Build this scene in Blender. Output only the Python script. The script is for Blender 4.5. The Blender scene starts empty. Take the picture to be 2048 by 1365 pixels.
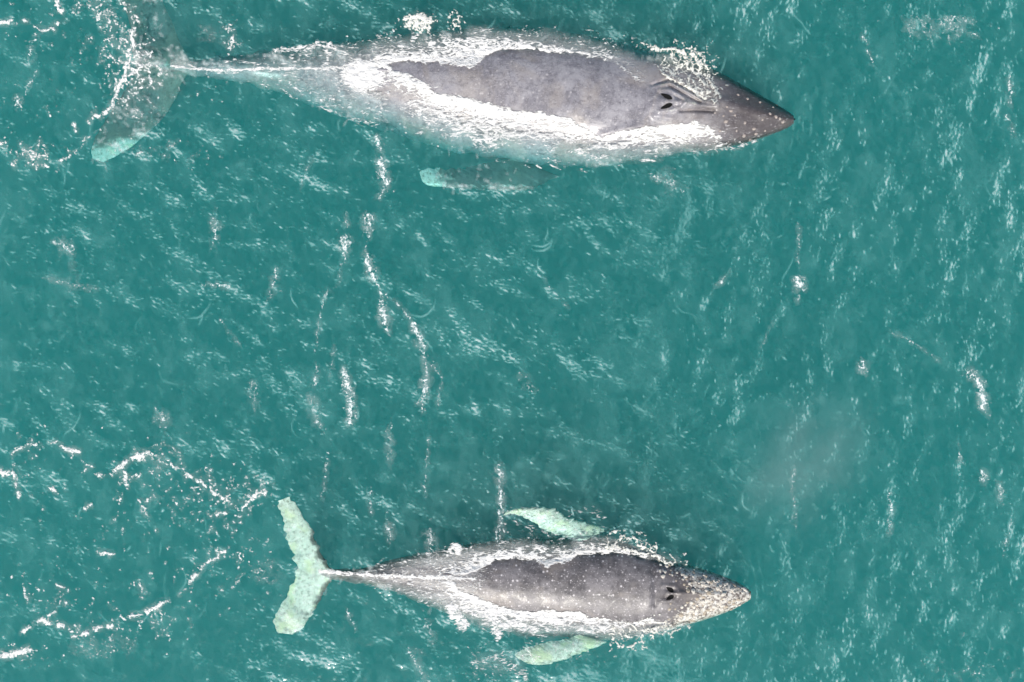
import bpy, math
import numpy as np

# ------------------------------------------------------------------ camera, sky, sun, exposure
scene = bpy.context.scene
col = scene.collection
CAM_H = 20.0                      # the drone hovers 20 m above the sea, looking straight down
cam_data = bpy.data.cameras.new('camera')
cam_data.sensor_width = 36.0
cam_data.lens = 36.0 * CAM_H / 20.48
cam_data.clip_start = 0.1
cam_data.clip_end = 2000.0
cam = bpy.data.objects.new('camera', cam_data)
cam.location = (0, 0, CAM_H)
col.objects.link(cam)
scene.camera = cam

SUN_EL, SUN_AZ = math.radians(50), math.radians(-102)     # azimuth measured from +X; the sun stands beyond the lower edge
world = bpy.data.worlds.new('World')
scene.world = world
world.use_nodes = True
wn = world.node_tree
sky = wn.nodes.new('ShaderNodeTexSky')
sky.sky_type = 'NISHITA'
sky.sun_disc = False
sky.sun_elevation = SUN_EL
sky.sun_rotation = math.radians(90) - SUN_AZ
sky.air_density = 1.0
sky.dust_density = 1.5
bg = wn.nodes['Background']
bg.inputs['Strength'].default_value = 0.11
wn.links.new(sky.outputs[0], bg.inputs['Color'])

sun_data = bpy.data.lights.new('sun', 'SUN')
sun_data.energy = 4.2
sun_data.angle = math.radians(0.53)
sun_data.color = (1.0, 0.95, 0.87)
sun = bpy.data.objects.new('sun', sun_data)
from mathutils import Vector
sdir = Vector((math.cos(SUN_EL) * math.cos(SUN_AZ), math.cos(SUN_EL) * math.sin(SUN_AZ), math.sin(SUN_EL)))
sun.rotation_euler = sdir.to_track_quat('Z', 'Y').to_euler()
sun.location = sdir * 60
col.objects.link(sun)

scene.view_settings.view_transform = 'Standard'
scene.view_settings.look = 'None'
scene.view_settings.gamma = 1.0
scene.view_settings.use_curve_mapping = False
scene.view_settings.exposure = 0.0
scene.cycles.use_denoising = True
scene.cycles.max_bounces = 6
scene.cycles.diffuse_bounces = 3
scene.cycles.volume_bounces = 3
scene.cycles.caustics_reflective = False
scene.cycles.caustics_refractive = False
scene.cycles.transparent_max_bounces = 16
scene.cycles.use_adaptive_sampling = True
scene.cycles.adaptive_threshold = 0.035
scene.cycles.adaptive_min_samples = 20

rng = np.random.default_rng(11)

# ------------------------------------------------------------------ helpers
def W(px, py, z=0.0):
    """Point of the sea at 100 map units to the metre, seen from the drone's height."""
    s = (CAM_H - z) / CAM_H / 100.0
    return (px - 1024.0) * s, (682.5 - py) * s, z + 0 * px

_T = np.random.default_rng(5).random((256, 256)).astype(np.float32)
def vnoise(x, y, seed=0):
    x = np.asarray(x, dtype=np.float32) + seed * 37.7; y = np.asarray(y, dtype=np.float32) + seed * 91.3
    xi = np.floor(x).astype(np.int32); yi = np.floor(y).astype(np.int32)
    fx = x - xi; fy = y - yi
    fx = fx * fx * fx * (fx * (fx * 6 - 15) + 10); fy = fy * fy * fy * (fy * (fy * 6 - 15) + 10)
    a = _T[yi & 255, xi & 255]; b = _T[yi & 255, (xi + 1) & 255]
    c = _T[(yi + 1) & 255, xi & 255]; d = _T[(yi + 1) & 255, (xi + 1) & 255]
    return (a + (b - a) * fx) * (1 - fy) + (c + (d - c) * fx) * fy

def fbm(x, y, seed=0, octv=4, gain=0.5):
    s = 0; a = 1.0; t = 0
    for i in range(octv):
        s = s + a * vnoise(x * 2.03 ** i, y * 2.03 ** i, seed + i * 3); t += a; a *= gain
    return s / t

def sstep(a, b, x):
    t = np.clip((x - a) / (b - a), 0, 1)
    return t * t * (3 - 2 * t)

def smooth1(a, n):
    k = np.hanning(n * 2 + 3)[1:-1]; k /= k.sum()
    return np.convolve(np.pad(a, n, mode='edge'), k, mode='valid')

def blur(img, r):
    if r <= 0: return img
    k = np.exp(-0.5 * (np.arange(-int(3 * r + 1), int(3 * r + 2)) / r) ** 2).astype(np.float32); k /= k.sum()
    h = len(k) // 2
    p = np.pad(img, ((0, 0), (h, h))); o = np.zeros_like(img)
    for i, w in enumerate(k): o += w * p[:, i:i + img.shape[1]]
    p = np.pad(o, ((h, h), (0, 0))); o2 = np.zeros_like(img)
    for i, w in enumerate(k): o2 += w * p[i:i + img.shape[0], :]
    return o2

def poly_dist(px, py, pts, closed=False):
    """Unsigned distance to a polyline (and inside test when closed)."""
    pts = np.asarray(pts, dtype=np.float32)
    seg = list(zip(pts[:-1], pts[1:])) + ([(pts[-1], pts[0])] if closed else [])
    d2 = np.full(px.shape, 1e9, dtype=np.float32); inside = np.zeros(px.shape, dtype=bool)
    for a, b in seg:
        ab = b - a; L = max(float(ab @ ab), 1e-6)
        t = np.clip(((px - a[0]) * ab[0] + (py - a[1]) * ab[1]) / L, 0, 1)
        d2 = np.minimum(d2, (px - a[0] - t * ab[0]) ** 2 + (py - a[1] - t * ab[1]) ** 2)
        if closed and a[1] != b[1]:
            c = ((a[1] > py) != (b[1] > py)) & (px < (b[0] - a[0]) * (py - a[1]) / (b[1] - a[1]) + a[0])
            inside ^= c
    d = np.sqrt(d2)
    return np.where(inside, -d, d) if closed else d

def tag(o, label=None, cat=None, group=None, kind=None):
    if label: o['label'] = label
    if cat: o['category'] = cat
    if group: o['group'] = group
    if kind: o['kind'] = kind
    return o

def mesh_obj(name, co, faces, mat, parent=None, attrs=None, smooth=True, origin=(0, 0, 0)):
    """faces: (n,4) int array or list of tuples."""
    me = bpy.data.meshes.new(name)
    co = np.asarray(co, dtype=np.float32) - np.asarray(origin, dtype=np.float32)
    f = np.asarray(faces, dtype=np.int32)
    me.vertices.add(len(co)); me.vertices.foreach_set('co', co.ravel())
    n, k = f.shape
    me.loops.add(n * k); me.loops.foreach_set('vertex_index', f.ravel())
    me.polygons.add(n)
    me.polygons.foreach_set('loop_start', np.arange(0, n * k, k, dtype=np.int32))
    if smooth: me.polygons.foreach_set('use_smooth', np.ones(n, dtype=bool))
    for an, av in (attrs or {}).items():
        at = me.attributes.new(an, 'FLOAT', 'POINT')
        at.data.foreach_set('value', np.ascontiguousarray(av, dtype=np.float32).ravel())
    me.update(calc_edges=True); me.validate()
    me.materials.append(mat)
    o = bpy.data.objects.new(name, me)
    col.objects.link(o)
    if parent: o.parent = parent
    return o

class NT:
    """Small node-tree writer."""
    def __init__(self, name):
        self.m = bpy.data.materials.new(name); self.m.use_nodes = True
        self.t = self.m.node_tree; self.t.nodes.clear()
        self.out = self.t.nodes.new('ShaderNodeOutputMaterial')
    def n(self, typ, **kw):
        nd = self.t.nodes.new(typ)
        for k, v in kw.items():
            if k.startswith('i_'):
                key = k[2:].replace('_', ' ')
                key = int(key) if key.isdigit() else key
                s = nd.inputs[key]
                if hasattr(v, 'is_linked') or isinstance(v, bpy.types.NodeSocket): self.t.links.new(v, s)
                else: s.default_value = v
            else: setattr(nd, k, v)
        return nd
    def link(self, a, b): self.t.links.new(a, b)
    def math(self, op, a, b=None, c=None, clamp=False):
        nd = self.t.nodes.new('ShaderNodeMath'); nd.operation = op; nd.use_clamp = clamp
        for i, v in enumerate((a, b, c)):
            if v is None: continue
            if isinstance(v, (int, float)): nd.inputs[i].default_value = v
            else: self.t.links.new(v, nd.inputs[i])
        return nd.outputs[0]
    def ramp(self, x, a, b, lo=0.0, hi=1.0):
        nd = self.t.nodes.new('ShaderNodeMapRange'); nd.interpolation_type = 'SMOOTHSTEP'
        self.t.links.new(x, nd.inputs['Value'])
        nd.inputs['From Min'].default_value = a; nd.inputs['From Max'].default_value = b
        nd.inputs['To Min'].default_value = lo; nd.inputs['To Max'].default_value = hi
        return nd.outputs[0]
    def mix(self, f, a, b):
        nd = self.t.nodes.new('ShaderNodeMix'); nd.data_type = 'RGBA'
        for s, v in ((nd.inputs[0], f), (nd.inputs[6], a), (nd.inputs[7], b)):
            if isinstance(v, (int, float)): s.default_value = v
            elif isinstance(v, tuple): s.default_value = v + (1,) if len(v) == 3 else v
            else: self.t.links.new(v, s)
        return nd.outputs[2]
    def attr(self, name): return self.n('ShaderNodeAttribute', attribute_name=name).outputs['Fac']
    def coord(self, scale=(1, 1, 1)):
        tc = self.n('ShaderNodeTexCoord'); mp = self.n('ShaderNodeMapping'); mp.inputs['Scale'].default_value = scale
        self.link(tc.outputs['Object'], mp.inputs['Vector']); return mp.outputs[0]
    def noise(self, vec, scale, detail=4, rough=0.55, dist=0.0):
        nd = self.n('ShaderNodeTexNoise'); self.link(vec, nd.inputs['Vector'])
        nd.inputs['Scale'].default_value = scale; nd.inputs['Detail'].default_value = detail
        nd.inputs['Roughness'].default_value = rough; nd.inputs['Distortion'].default_value = dist
        return nd.outputs['Fac']
    def voro(self, vec, scale, feature='F1', rand=1.0):
        nd = self.n('ShaderNodeTexVoronoi', feature=feature); self.link(vec, nd.inputs['Vector'])
        nd.inputs['Scale'].default_value = scale; nd.inputs['Randomness'].default_value = rand
        return nd

# ------------------------------------------------------------------ materials
def sea_volume():
    t = NT('sea_water')
    # Beer-Lambert water: scattering by silt and plankton, red light swallowed first
    K = 0.62
    sc = t.n('ShaderNodeVolumeScatter'); sc.inputs['Color'].default_value = (0.35, 0.735, 0.712, 1)
    sc.inputs['Density'].default_value = 0.72 * K; sc.inputs['Anisotropy'].default_value = 0.1
    ab = t.n('ShaderNodeVolumeAbsorption'); ab.inputs['Color'].default_value = (0.0, 0.875, 0.88, 1)
    ab.inputs['Density'].default_value = 1.55 * K
    ad = t.n('ShaderNodeAddShader'); t.link(sc.outputs[0], ad.inputs[0]); t.link(ab.outputs[0], ad.inputs[1])
    t.link(ad.outputs[0], t.out.inputs['Volume'])
    t.m.cycles.volume_sampling = 'DISTANCE'
    return t.m

def sea_surface():
    """Glossy skin of the sea; its foam attribute holds thin foam and facet glints painted as pale streaks."""
    t = NT('sea_surface')
    tr = t.n('ShaderNodeBsdfTransparent')
    gl = t.n('ShaderNodeBsdfGlossy'); gl.inputs['Roughness'].default_value = 0.14
    fr = t.n('ShaderNodeFresnel'); fr.inputs['IOR'].default_value = 1.33
    m1 = t.n('ShaderNodeMixShader'); t.link(fr.outputs[0], m1.inputs[0]); t.link(tr.outputs[0], m1.inputs[1]); t.link(gl.outputs[0], m1.inputs[2])
    df = t.n('ShaderNodeBsdfDiffuse'); t.link(t.mix(t.ramp(t.attr('foam'), 0.12, 0.6), (0.34, 0.80, 0.75), (0.80, 0.92, 0.90)), df.inputs['Color'])
    m2 = t.n('ShaderNodeMixShader'); t.link(t.attr('foam'), m2.inputs[0]); t.link(m1.outputs[0], m2.inputs[1]); t.link(df.outputs[0], m2.inputs[2])
    t.link(m2.outputs[0], t.out.inputs['Surface'])
    return t.m

def foam_mat(name, color=(0.90, 0.89, 0.86), lace=11.0, hard=0.42, stretch=(1, 1, 1), bmp=0.6):
    t = NT(name)
    v = t.coord(stretch)
    d = t.attr('dens'); milk = t.attr('milk')
    vv = t.n('ShaderNodeVectorMath', operation='ADD'); t.link(v, vv.inputs[0])
    sc = t.n('ShaderNodeVectorMath', operation='SCALE'); t.link(t.n('ShaderNodeTexNoise').outputs['Color'], sc.inputs[0])
    nz = sc.inputs[0].links[0].from_node; t.link(v, nz.inputs['Vector']); nz.inputs['Scale'].default_value = lace * 0.55; nz.inputs['Detail'].default_value = 3
    sc.inputs['Scale'].default_value = 0.22; t.link(sc.outputs[0], vv.inputs[1])
    cell = t.voro(vv.outputs[0], lace, 'DISTANCE_TO_EDGE').outputs['Distance']
    net = t.ramp(cell, 0.0, 0.22, 1.0, 0.0)                    # threads between the bubbles' cells
    grain = t.noise(vv.outputs[0], lace * 2.6, 5, 0.65)
    mixn = t.math('ADD', t.math('MULTIPLY', net, 0.40), t.math('MULTIPLY', t.ramp(grain, 0.22, 0.78), 0.95))
    x = t.math('ADD', t.math('MULTIPLY', d, 1.25), t.math('SUBTRACT', mixn, 1.00))
    a1 = t.ramp(x, 0.0, hard)
    a1 = t.math('MULTIPLY', a1, t.ramp(d, 0.02, 0.22))
    a2 = t.math('MULTIPLY', milk, t.ramp(grain, 0.25, 0.7, 0.6, 1.2), clamp=True)
    al = t.math('MAXIMUM', a1, a2)
    bump = t.n('ShaderNodeBump'); bump.inputs['Strength'].default_value = bmp; bump.inputs['Distance'].default_value = 0.03
    t.link(mixn, bump.inputs['Height'])
    df = t.n('ShaderNodeBsdfDiffuse'); df.inputs['Color'].default_value = color + (1,); t.link(bump.outputs[0], df.inputs['Normal'])
    tr = t.n('ShaderNodeBsdfTransparent')
    m = t.n('ShaderNodeMixShader'); t.link(al, m.inputs[0]); t.link(tr.outputs[0], m.inputs[1]); t.link(df.outputs[0], m.inputs[2])
    t.link(m.outputs[0], t.out.inputs['Surface'])
    return t.m

def skin_mat(name, dark, light, spots=0.0, spot_scale=9.0, scratches=0.3, rough=0.36, crust=0.0, pale_col=(0.78, 0.78, 0.72)):
    """Wet whale skin: mottled grey, white scars and scratches; attributes pale (white pigment), brown, crust (barnacle mat)."""
    t = NT(name)
    v = t.coord()
    n1 = t.noise(v, 1.6, 5, 0.6, 0.4); n2 = t.noise(v, 7.0, 5, 0.65, 0.3); n3 = t.noise(v, 30.0, 3, 0.6)
    c = t.mix(t.ramp(t.math('ADD', t.math('MULTIPLY', n1, 0.6), t.math('MULTIPLY', n2, 0.4)), 0.38, 0.62), dark, light)
    c = t.mix(t.math('MULTIPLY', t.ramp(n3, 0.5, 0.75), 0.25), c, tuple(x * 1.9 for x in light))
    warm = t.ramp(t.noise(v, 1.1, 4, 0.6, 0.6), 0.46, 0.62)
    c = t.mix(t.math('MULTIPLY', warm, 0.55), c, tuple(a_ * b_ for a_, b_ in zip(light, (1.06, 0.98, 0.84))))
    c = t.mix(t.math('MULTIPLY', t.ramp(t.noise(v, 12.0, 6, 0.75, 0.8), 0.50, 0.64), 0.45), c, tuple(x * 0.55 for x in dark))
    c = t.mix(t.attr('brown'), c, (0.066, 0.055, 0.054))
    # scratches: thin stretched bands
    sv = t.coord((1.0, 5.0, 5.0)); s1 = t.noise(sv, 4.0, 6, 0.7, 1.2)
    scr = t.math('MULTIPLY', t.ramp(s1, 0.585, 0.66), scratches)
    c = t.mix(scr, c, (0.42, 0.40, 0.41))
    if spots > 0:
        vo = t.voro(v, spot_scale); vo2 = t.voro(v, spot_scale * 2.1)
        rsp = t.n('ShaderNodeSeparateColor', i_0=vo.outputs['Color'])
        r1 = t.ramp(t.math('ADD', vo.outputs['Distance'], t.math('MULTIPLY', rsp.outputs[1], 0.22)), 0.12, 0.36, 1.0, 0.0)
        pick = t.ramp(t.n('ShaderNodeSeparateColor', i_0=vo.outputs['Color']).outputs[0], 0.20, 0.30)
        r2 = t.ramp(vo2.outputs['Distance'], 0.10, 0.28, 1.0, 0.0)
        pick2 = t.ramp(t.n('ShaderNodeSeparateColor', i_0=vo2.outputs['Color']).outputs[1], 0.5, 0.6)
        sp = t.math('MAXIMUM', t.math('MULTIPLY', r1, pick), t.math('MULTIPLY', t.math('MULTIPLY', r2, pick2), 0.7))
        sp = t.math('MULTIPLY', t.math('MULTIPLY', sp, spots), t.attr('spot'))
        c = t.mix(sp, c, (0.70, 0.66, 0.66))
    pn = t.noise(v, 6.0, 6, 0.7, 0.5)
    pale = t.ramp(t.math('ADD', t.attr('pale'), t.math('MULTIPLY', t.math('SUBTRACT', pn, 0.5), 1.5)), 0.30, 0.74)
    speck = t.math('MAXIMUM', t.ramp(t.noise(v, 15.0, 6, 0.8), 0.49, 0.62), t.math('MULTIPLY', t.ramp(t.noise(v, 4.5, 4, 0.7), 0.5, 0.68), 0.6))
    pc = t.mix(t.math('MULTIPLY', speck, 0.75), pale_col, (0.24, 0.23, 0.18))
    pc = t.mix(t.ramp(t.noise(v, 3.0, 3, 0.5), 0.5, 0.7), pc, tuple(x * y for x, y in zip(pale_col, (0.98, 1.0, 0.78))))
    c = t.mix(pale, c, pc)
    # crust of barnacles and whale lice on the head
    ca = t.attr('crust')
    cv = t.voro(v, 17.0); cn = t.noise(v, 10.0, 5, 0.7, 0.5)
    cr = t.ramp(t.math('ADD', ca, t.math('ADD', t.math('MULTIPLY', cn, 1.0), t.math('MULTIPLY', cv.outputs['Distance'], -0.55))), 0.72, 1.0)
    cc = t.mix(t.n('ShaderNodeSeparateColor', i_0=cv.outputs['Color']).outputs[0], (0.53, 0.49, 0.42), (0.76, 0.74, 0.69))
    cc = t.mix(t.ramp(t.noise(v, 13.0, 5, 0.78), 0.45, 0.60), cc, (0.12, 0.095, 0.085))
    c = t.mix(t.math('MULTIPLY', cr, t.ramp(ca, 0.02, 0.2)), c, cc)
    bump = t.n('ShaderNodeBump'); bump.inputs['Strength'].default_value = 0.24; bump.inputs['Distance'].default_value = 0.02
    t.link(t.math('ADD', t.math('MULTIPLY', n2, 0.6), t.math('ADD', t.math('MULTIPLY', n3, 0.35), t.math('MULTIPLY', t.math('MULTIPLY', cr, ca), 1.2))), bump.inputs['Height'])
    p = t.n('ShaderNodeBsdfPrincipled')
    t.link(c, p.inputs['Base Color']); t.link(bump.outputs[0], p.inputs['Normal'])
    t.link(t.ramp(n2, 0.3, 0.7, rough - 0.07, rough + 0.12), p.inputs['Roughness'])
    p.inputs['IOR'].default_value = 1.45
    t.link(p.outputs[0], t.out.inputs['Surface'])
    return t.m

def plain_mat(name, c, rough=0.6, var=0.25, scale=20):
    t = NT(name); v = t.coord()
    cc = t.mix(t.noise(v, scale, 4, 0.6), tuple(x * (1 - var) for x in c), tuple(min(1, x * (1 + var)) for x in c))
    p = t.n('ShaderNodeBsdfPrincipled'); t.link(cc, p.inputs['Base Color']); p.inputs['Roughness'].default_value = rough
    t.link(p.outputs[0], t.out.inputs['Surface']); return t.m

M_SKIN_A = skin_mat('grey_skin', (0.190, 0.182, 0.204), (0.36, 0.348, 0.372), spots=0.45, spot_scale=11.0, scratches=0.85, rough=0.29)
M_SKIN_B = skin_mat('speckled_skin', (0.105, 0.098, 0.102), (0.25, 0.234, 0.24), spots=1.0, spot_scale=11.0, scratches=0.6, rough=0.38)
M_FLUKE_A = skin_mat('dark_fluke_skin', (0.12, 0.115, 0.115), (0.26, 0.25, 0.245), scratches=0.5)
M_FLUKE_B = skin_mat('white_fluke_skin', (0.10, 0.095, 0.09), (0.22, 0.21, 0.19), scratches=0.2, pale_col=(0.80, 0.79, 0.68))
M_BARN = plain_mat('barnacle_shell', (0.66, 0.62, 0.55), 0.8, 0.3)
M_TUB = plain_mat('tubercle_skin', (0.36, 0.31, 0.28), 0.5, 0.5)
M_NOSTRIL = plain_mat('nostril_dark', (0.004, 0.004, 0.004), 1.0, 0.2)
M_SURF = sea_surface()
M_SEA = sea_volume()
M_FOAM = foam_mat('foam_white', bmp=0.25, hard=0.75)
M_FLECK = foam_mat('glint_foam_flecks', color=(0.84, 0.91, 0.89), bmp=0.2, hard=0.62)  # pale colour carries painted wavelet glints as well as foam
M_WASH = foam_mat('foam_streaming', stretch=(0.36, 1.0, 1.0), lace=12.0, hard=0.62)
M_FROTH = foam_mat('foam_froth', color=(0.88, 0.875, 0.80), lace=8.5)

# ------------------------------------------------------------------ the sea: a body of turbid water with a floor far below
def closed_box(name, x0, x1, y0, y1, z0, z1, mat):
    co = [(x, y, z) for z in (z0, z1) for y in (y0, y1) for x in (x0, x1)]
    f = [(0, 2, 3, 1), (4, 5, 7, 6), (0, 1, 5, 4), (2, 6, 7, 3), (0, 4, 6, 2), (1, 3, 7, 5)]
    return mesh_obj(name, co, f, mat, smooth=False)
sea = tag(closed_box('sea_water', -400, 400, -400, 400, -16, 0.0, M_SEA), kind='structure')
M_BED = plain_mat('seabed_silt', (0.10, 0.10, 0.085), 0.9, 0.3, 0.4)
gx, gy = np.meshgrid(np.linspace(-420, 420, 61), np.linspace(-420, 420, 61))
bz = -15.6 + 0.5 * (fbm(gx / 40, gy / 40, 3) - 0.5)
idx = np.arange(61 * 61).reshape(61, 61)
q = np.stack([idx[:-1, :-1], idx[:-1, 1:], idx[1:, 1:], idx[1:, :-1]], -1).reshape(-1, 4)
tag(mesh_obj('seabed', np.stack([gx, gy, bz], -1).reshape(-1, 3), q, M_BED), kind='structure')

# ------------------------------------------------------------------ whales
class Body:
    """Trunk of a whale: stations along x with the two flanks, crest height, girdle height."""
    def __init__(self, st, ridge=0.06, n=520, details=(), crest=((0, 0.0), (2000, 0.0))):
        st = np.array(st, dtype=np.float64)
        self.x0, self.x1 = st[0, 0], st[-1, 0]
        s = np.linspace(0, 1, n)
        # stations packed towards the nose so that it closes round
        self.X = self.x0 + (self.x1 - self.x0) * (1 - (1 - s) ** 1.25)
        w = 9
        f = lambda k: np.interp(self.X, st[:, 0], st[:, k])
        self.yt, self.yb, self.zt, self.zc = (smooth1(f(k), w) for k in (1, 2, 3, 4))
        self.yt[-1] = self.yb[-1] = 0.5 * (self.yt[-1] + self.yb[-1])
        self.ridge = ridge; self.details = details
        self.cx, self.ct = [c[0] for c in crest], [c[1] for c in crest]
    def skew(self, px, t):
        t0 = np.interp(px, self.cx, self.ct)
        return np.where(t < t0, (t - t0) / (1 + t0), (t - t0) / (1 - t0))
    def flow(self, px, py):
        z, i, t = self.top(px, py, False); t = np.clip(t, -1.2, 1.2)
        f = lambda x: (np.interp(x, self.X, self.yt) * (1 - t) + np.interp(x, self.X, self.yb) * (1 + t)) / 2
        return np.arctan2(f(px + 12) - f(px - 12), 24.0)
    def top(self, px, py, detail=True):
        yt = np.interp(px, self.X, self.yt); yb = np.interp(px, self.X, self.yb)
        zt = np.interp(px, self.X, self.zt); zc = np.interp(px, self.X, self.zc)
        h = np.maximum((yb - yt) / 2, 1e-3); t = (py - (yt + yb) / 2) / h
        inside = (np.abs(t) < 1) & (px > self.x0) & (px < self.x1)
        tt = self.skew(px, np.clip(t, -1, 1))
        z = zc + (zt - zc) * (1 - np.abs(tt) ** 2.3) ** 0.55
        if detail: z = z + self.bumps(px, py, tt)
        return z, inside, t
    def bumps(self, px, py, t):
        fall = np.clip(1 - t ** 2, 0, 1)
        z = 0.02 * (fbm(px / 60, py / 45, 7) - 0.5) * fall
        z = z + self.ridge * np.exp(-(t / 0.30) ** 2) * 0.5
        for pts, w, h in self.details:
            pts = np.array(pts, dtype=float)
            near = (px > pts[:, 0].min() - 4 * w) & (px < pts[:, 0].max() + 4 * w)
            if near.any():
                d = np.zeros_like(px) + 1e3
                d[near] = poly_dist(px[near], py[near], pts)
                z = z + h * np.exp(-(d / w) ** 2)
        return z
    def build(self, mat, parent, origin, attr_fn):
        nt, nb = 150, 26
        th = np.concatenate([np.linspace(0, math.pi, nt, endpoint=False), np.linspace(math.pi, 2 * math.pi, nb, endpoint=False)])
        t = np.cos(th)[None, :]; top = (np.sin(th) >= 0)[None, :]
        X = np.repeat(self.X[:, None], len(th), 1)
        yt, yb, zt, zc = (a[:, None] for a in (self.yt, self.yb, self.zt, self.zc))
        py = (yt + yb) / 2 + t * (yb - yt) / 2
        py = py + np.abs(t) ** 4 * np.sign(t) * 15 * (fbm(X / 26, 3 + 5 * np.sign(t) + 0 * X, 14, 4) - 0.5) * sstep(self.x0, self.x0 + 120, X) * sstep(self.x1 - 60, self.x1 - 250, X)
        hb = np.clip((yb - yt) / 200.0 * 0.95, 0.02, 1.5)
        zl = zc - hb * np.abs(np.sin(th))[None, :] ** 0.9
        tt = np.clip(self.skew(X, t + 0 * X), -1, 1)
        zu = zc + (zt - zc) * (1 - np.abs(tt) ** 2.3) ** 0.55 + self.bumps(X, py, tt)
        Z = np.where(top, zu, zl)
        co = np.stack(W(X, py, Z), -1).reshape(-1, 3)
        n, k = X.shape
        i = np.arange(n * k).reshape(n, k)
        a, b = i[:-1, :], i[1:, :]
        q = np.stack([a, b, np.roll(b, -1, 1), np.roll(a, -1, 1)], -1).reshape(-1, 4)[:, ::-1]
        # caps
        caps = []
        for row, flip in ((i[0], False), (i[-1], True)):
            for j in range(0, k - 2, 2):
                qd = (row[0], row[j + 1], row[j + 2], row[min(j + 3, k - 1)])
                if j + 3 <= k - 1 and len(set(qd)) == 4: caps.append(qd[::-1] if flip else qd)
        q = np.concatenate([q, np.array(caps, dtype=q.dtype)])
        at = attr_fn(X, py, tt + 0 * X)
        return mesh_obj('body', co, q, mat, parent, {k2: v2 for k2, v2 in at.items()}, origin=origin)

SIL = []      # outlines of fins, for the gap in the glossy skin of the sea above the animals
def blade(name, st, thick, mat, parent, origin, pale, rag=0.0, seed=1, n=160, m=40):
    """A fluke or flipper: stations (leading x, y, trailing x, y, height), an aerofoil slab with an uneven edge."""
    st = np.array(st, dtype=float)
    SIL.append(np.concatenate([st[:, 0:2], st[::-1, 2:4]]))
    d = np.concatenate([[0], np.cumsum(np.hypot(np.diff(st[:, 0] + st[:, 2]), np.diff(st[:, 1] + st[:, 3])))]); d /= d[-1]
    s = np.linspace(0, 1, n)
    c = [smooth1(np.interp(s, d, st[:, k]), 5) for k in range(5)]
    lx, ly, tx, ty, z = c
    r1 = rag * (fbm(s * 22, s * 0 + seed, seed, 3) - 0.5) * 2; r2 = rag * (fbm(s * 26, s * 0 + seed * 7, seed + 4, 3) - 0.5) * 2
    ch = np.maximum(np.hypot(tx - lx, ty - ly), 1)
    ux, uy = (tx - lx) / ch, (ty - ly) / ch
    lx, ly = lx + ux * r1, ly + uy * r1; tx, ty = tx + ux * r2, ty + uy * r2
    v = 0.5 - 0.5 * np.cos(np.linspace(0, math.pi, m))
    PX = lx[:, None] + (tx - lx)[:, None] * v; PY = ly[:, None] + (ty - ly)[:, None] * v
    prof = np.sqrt(np.clip(v, 0, 1)) * (1 - v) * 1.6 + 0.12 * np.sin(math.pi * v)
    tip = np.sqrt(np.clip(np.minimum(s, 1 - s) * 8, 0.02, 1))
    th = thick * prof[None, :] * tip[:, None] * (ch / ch.max())[:, None] ** 0.7
    ZT = z[:, None] + th + 0.012 * (fbm(PX / 14, PY / 14, seed) - 0.5); ZB = z[:, None] - th * 0.8
    edge = np.zeros_like(v, dtype=bool); edge[[0, -1]] = True
    ZT[:, edge] = ZB[:, edge] = z[:, None]
    co = np.concatenate([np.stack(W(PX, PY, ZT), -1).reshape(-1, 3), np.stack(W(PX, PY, ZB), -1).reshape(-1, 3)])
    i = np.arange(n * m).reshape(n, m)
    q = np.stack([i[:-1, :-1], i[1:, :-1], i[1:, 1:], i[:-1, 1:]], -1).reshape(-1, 4)
    q = np.concatenate([q, q[:, ::-1] + n * m])
    pv = pale(PX, PY, s[:, None] + 0 * PX, v[None, :] + 0 * PX)
    z0 = np.zeros(n * m * 2)
    return mesh_obj(name, co, q, mat, parent, {'pale': np.concatenate([pv.ravel()] * 2), 'brown': z0, 'crust': z0, 'spot': z0}, origin=origin)

def root(name, px, py, z, label, cat, group):
    o = bpy.data.objects.new(name, None); col.objects.link(o)
    o.location = W(px, py, z); o.empty_display_size = 0.5
    tag(o, label, cat, group)
    return o, np.array(W(px, py, z))

def dome_mesh(name, mat, rings=3, seg=9, h=0.6, crater=False):
    co, f = [], []
    prof = [(1.0, 0.0), (0.82, h * 0.6), (0.45, h)] if crater else [(1.0, 0.0), (0.86, h * 0.5), (0.5, h * 0.9)]
    for r, z in prof:
        for k in range(seg): a = 2 * math.pi * k / seg; co.append((r * math.cos(a), r * math.sin(a), z))
    co.append((0, 0, h * (0.45 if crater else 1.0)))
    me = bpy.data.meshes.new(name)
    for r in range(2):
        for k in range(seg): f.append((r * seg + k, r * seg + (k + 1) % seg, (r + 1) * seg + (k + 1) % seg, (r + 1) * seg + k))
    for k in range(seg): f.append((2 * seg + k, 2 * seg + (k + 1) % seg, 3 * seg))
    me.from_pydata(co, [], f); me.materials.append(mat)
    for p in me.polygons: p.use_smooth = True
    return me

def stick(me, name, parent, origin, body, px, py, r, rz, squash=1.0):
    e = 3.0
    z = float(body.top(np.array([px]), np.array([py]))[0][0])
    zx = float(body.top(np.array([px + e]), np.array([py]))[0][0]); zy = float(body.top(np.array([px]), np.array([py + e]))[0][0])
    nrm = Vector((-(zx - z) / e * 100, (zy - z) / e * 100, 1.0)).normalized()
    o = bpy.data.objects.new(name, me); col.objects.link(o); o.parent = parent
    p = W(px, py, z - 0.006); o.location = (p[0] - origin[0], p[1] - origin[1], p[2] - origin[2])
    qt = nrm.to_track_quat('Z', 'Y'); from mathutils import Quaternion
    o.rotation_mode = 'QUATERNION'; o.rotation_quaternion = qt @ Quaternion((0, 0, 1), rz)
    o.scale = (r, r * squash, r)
    return o

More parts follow.
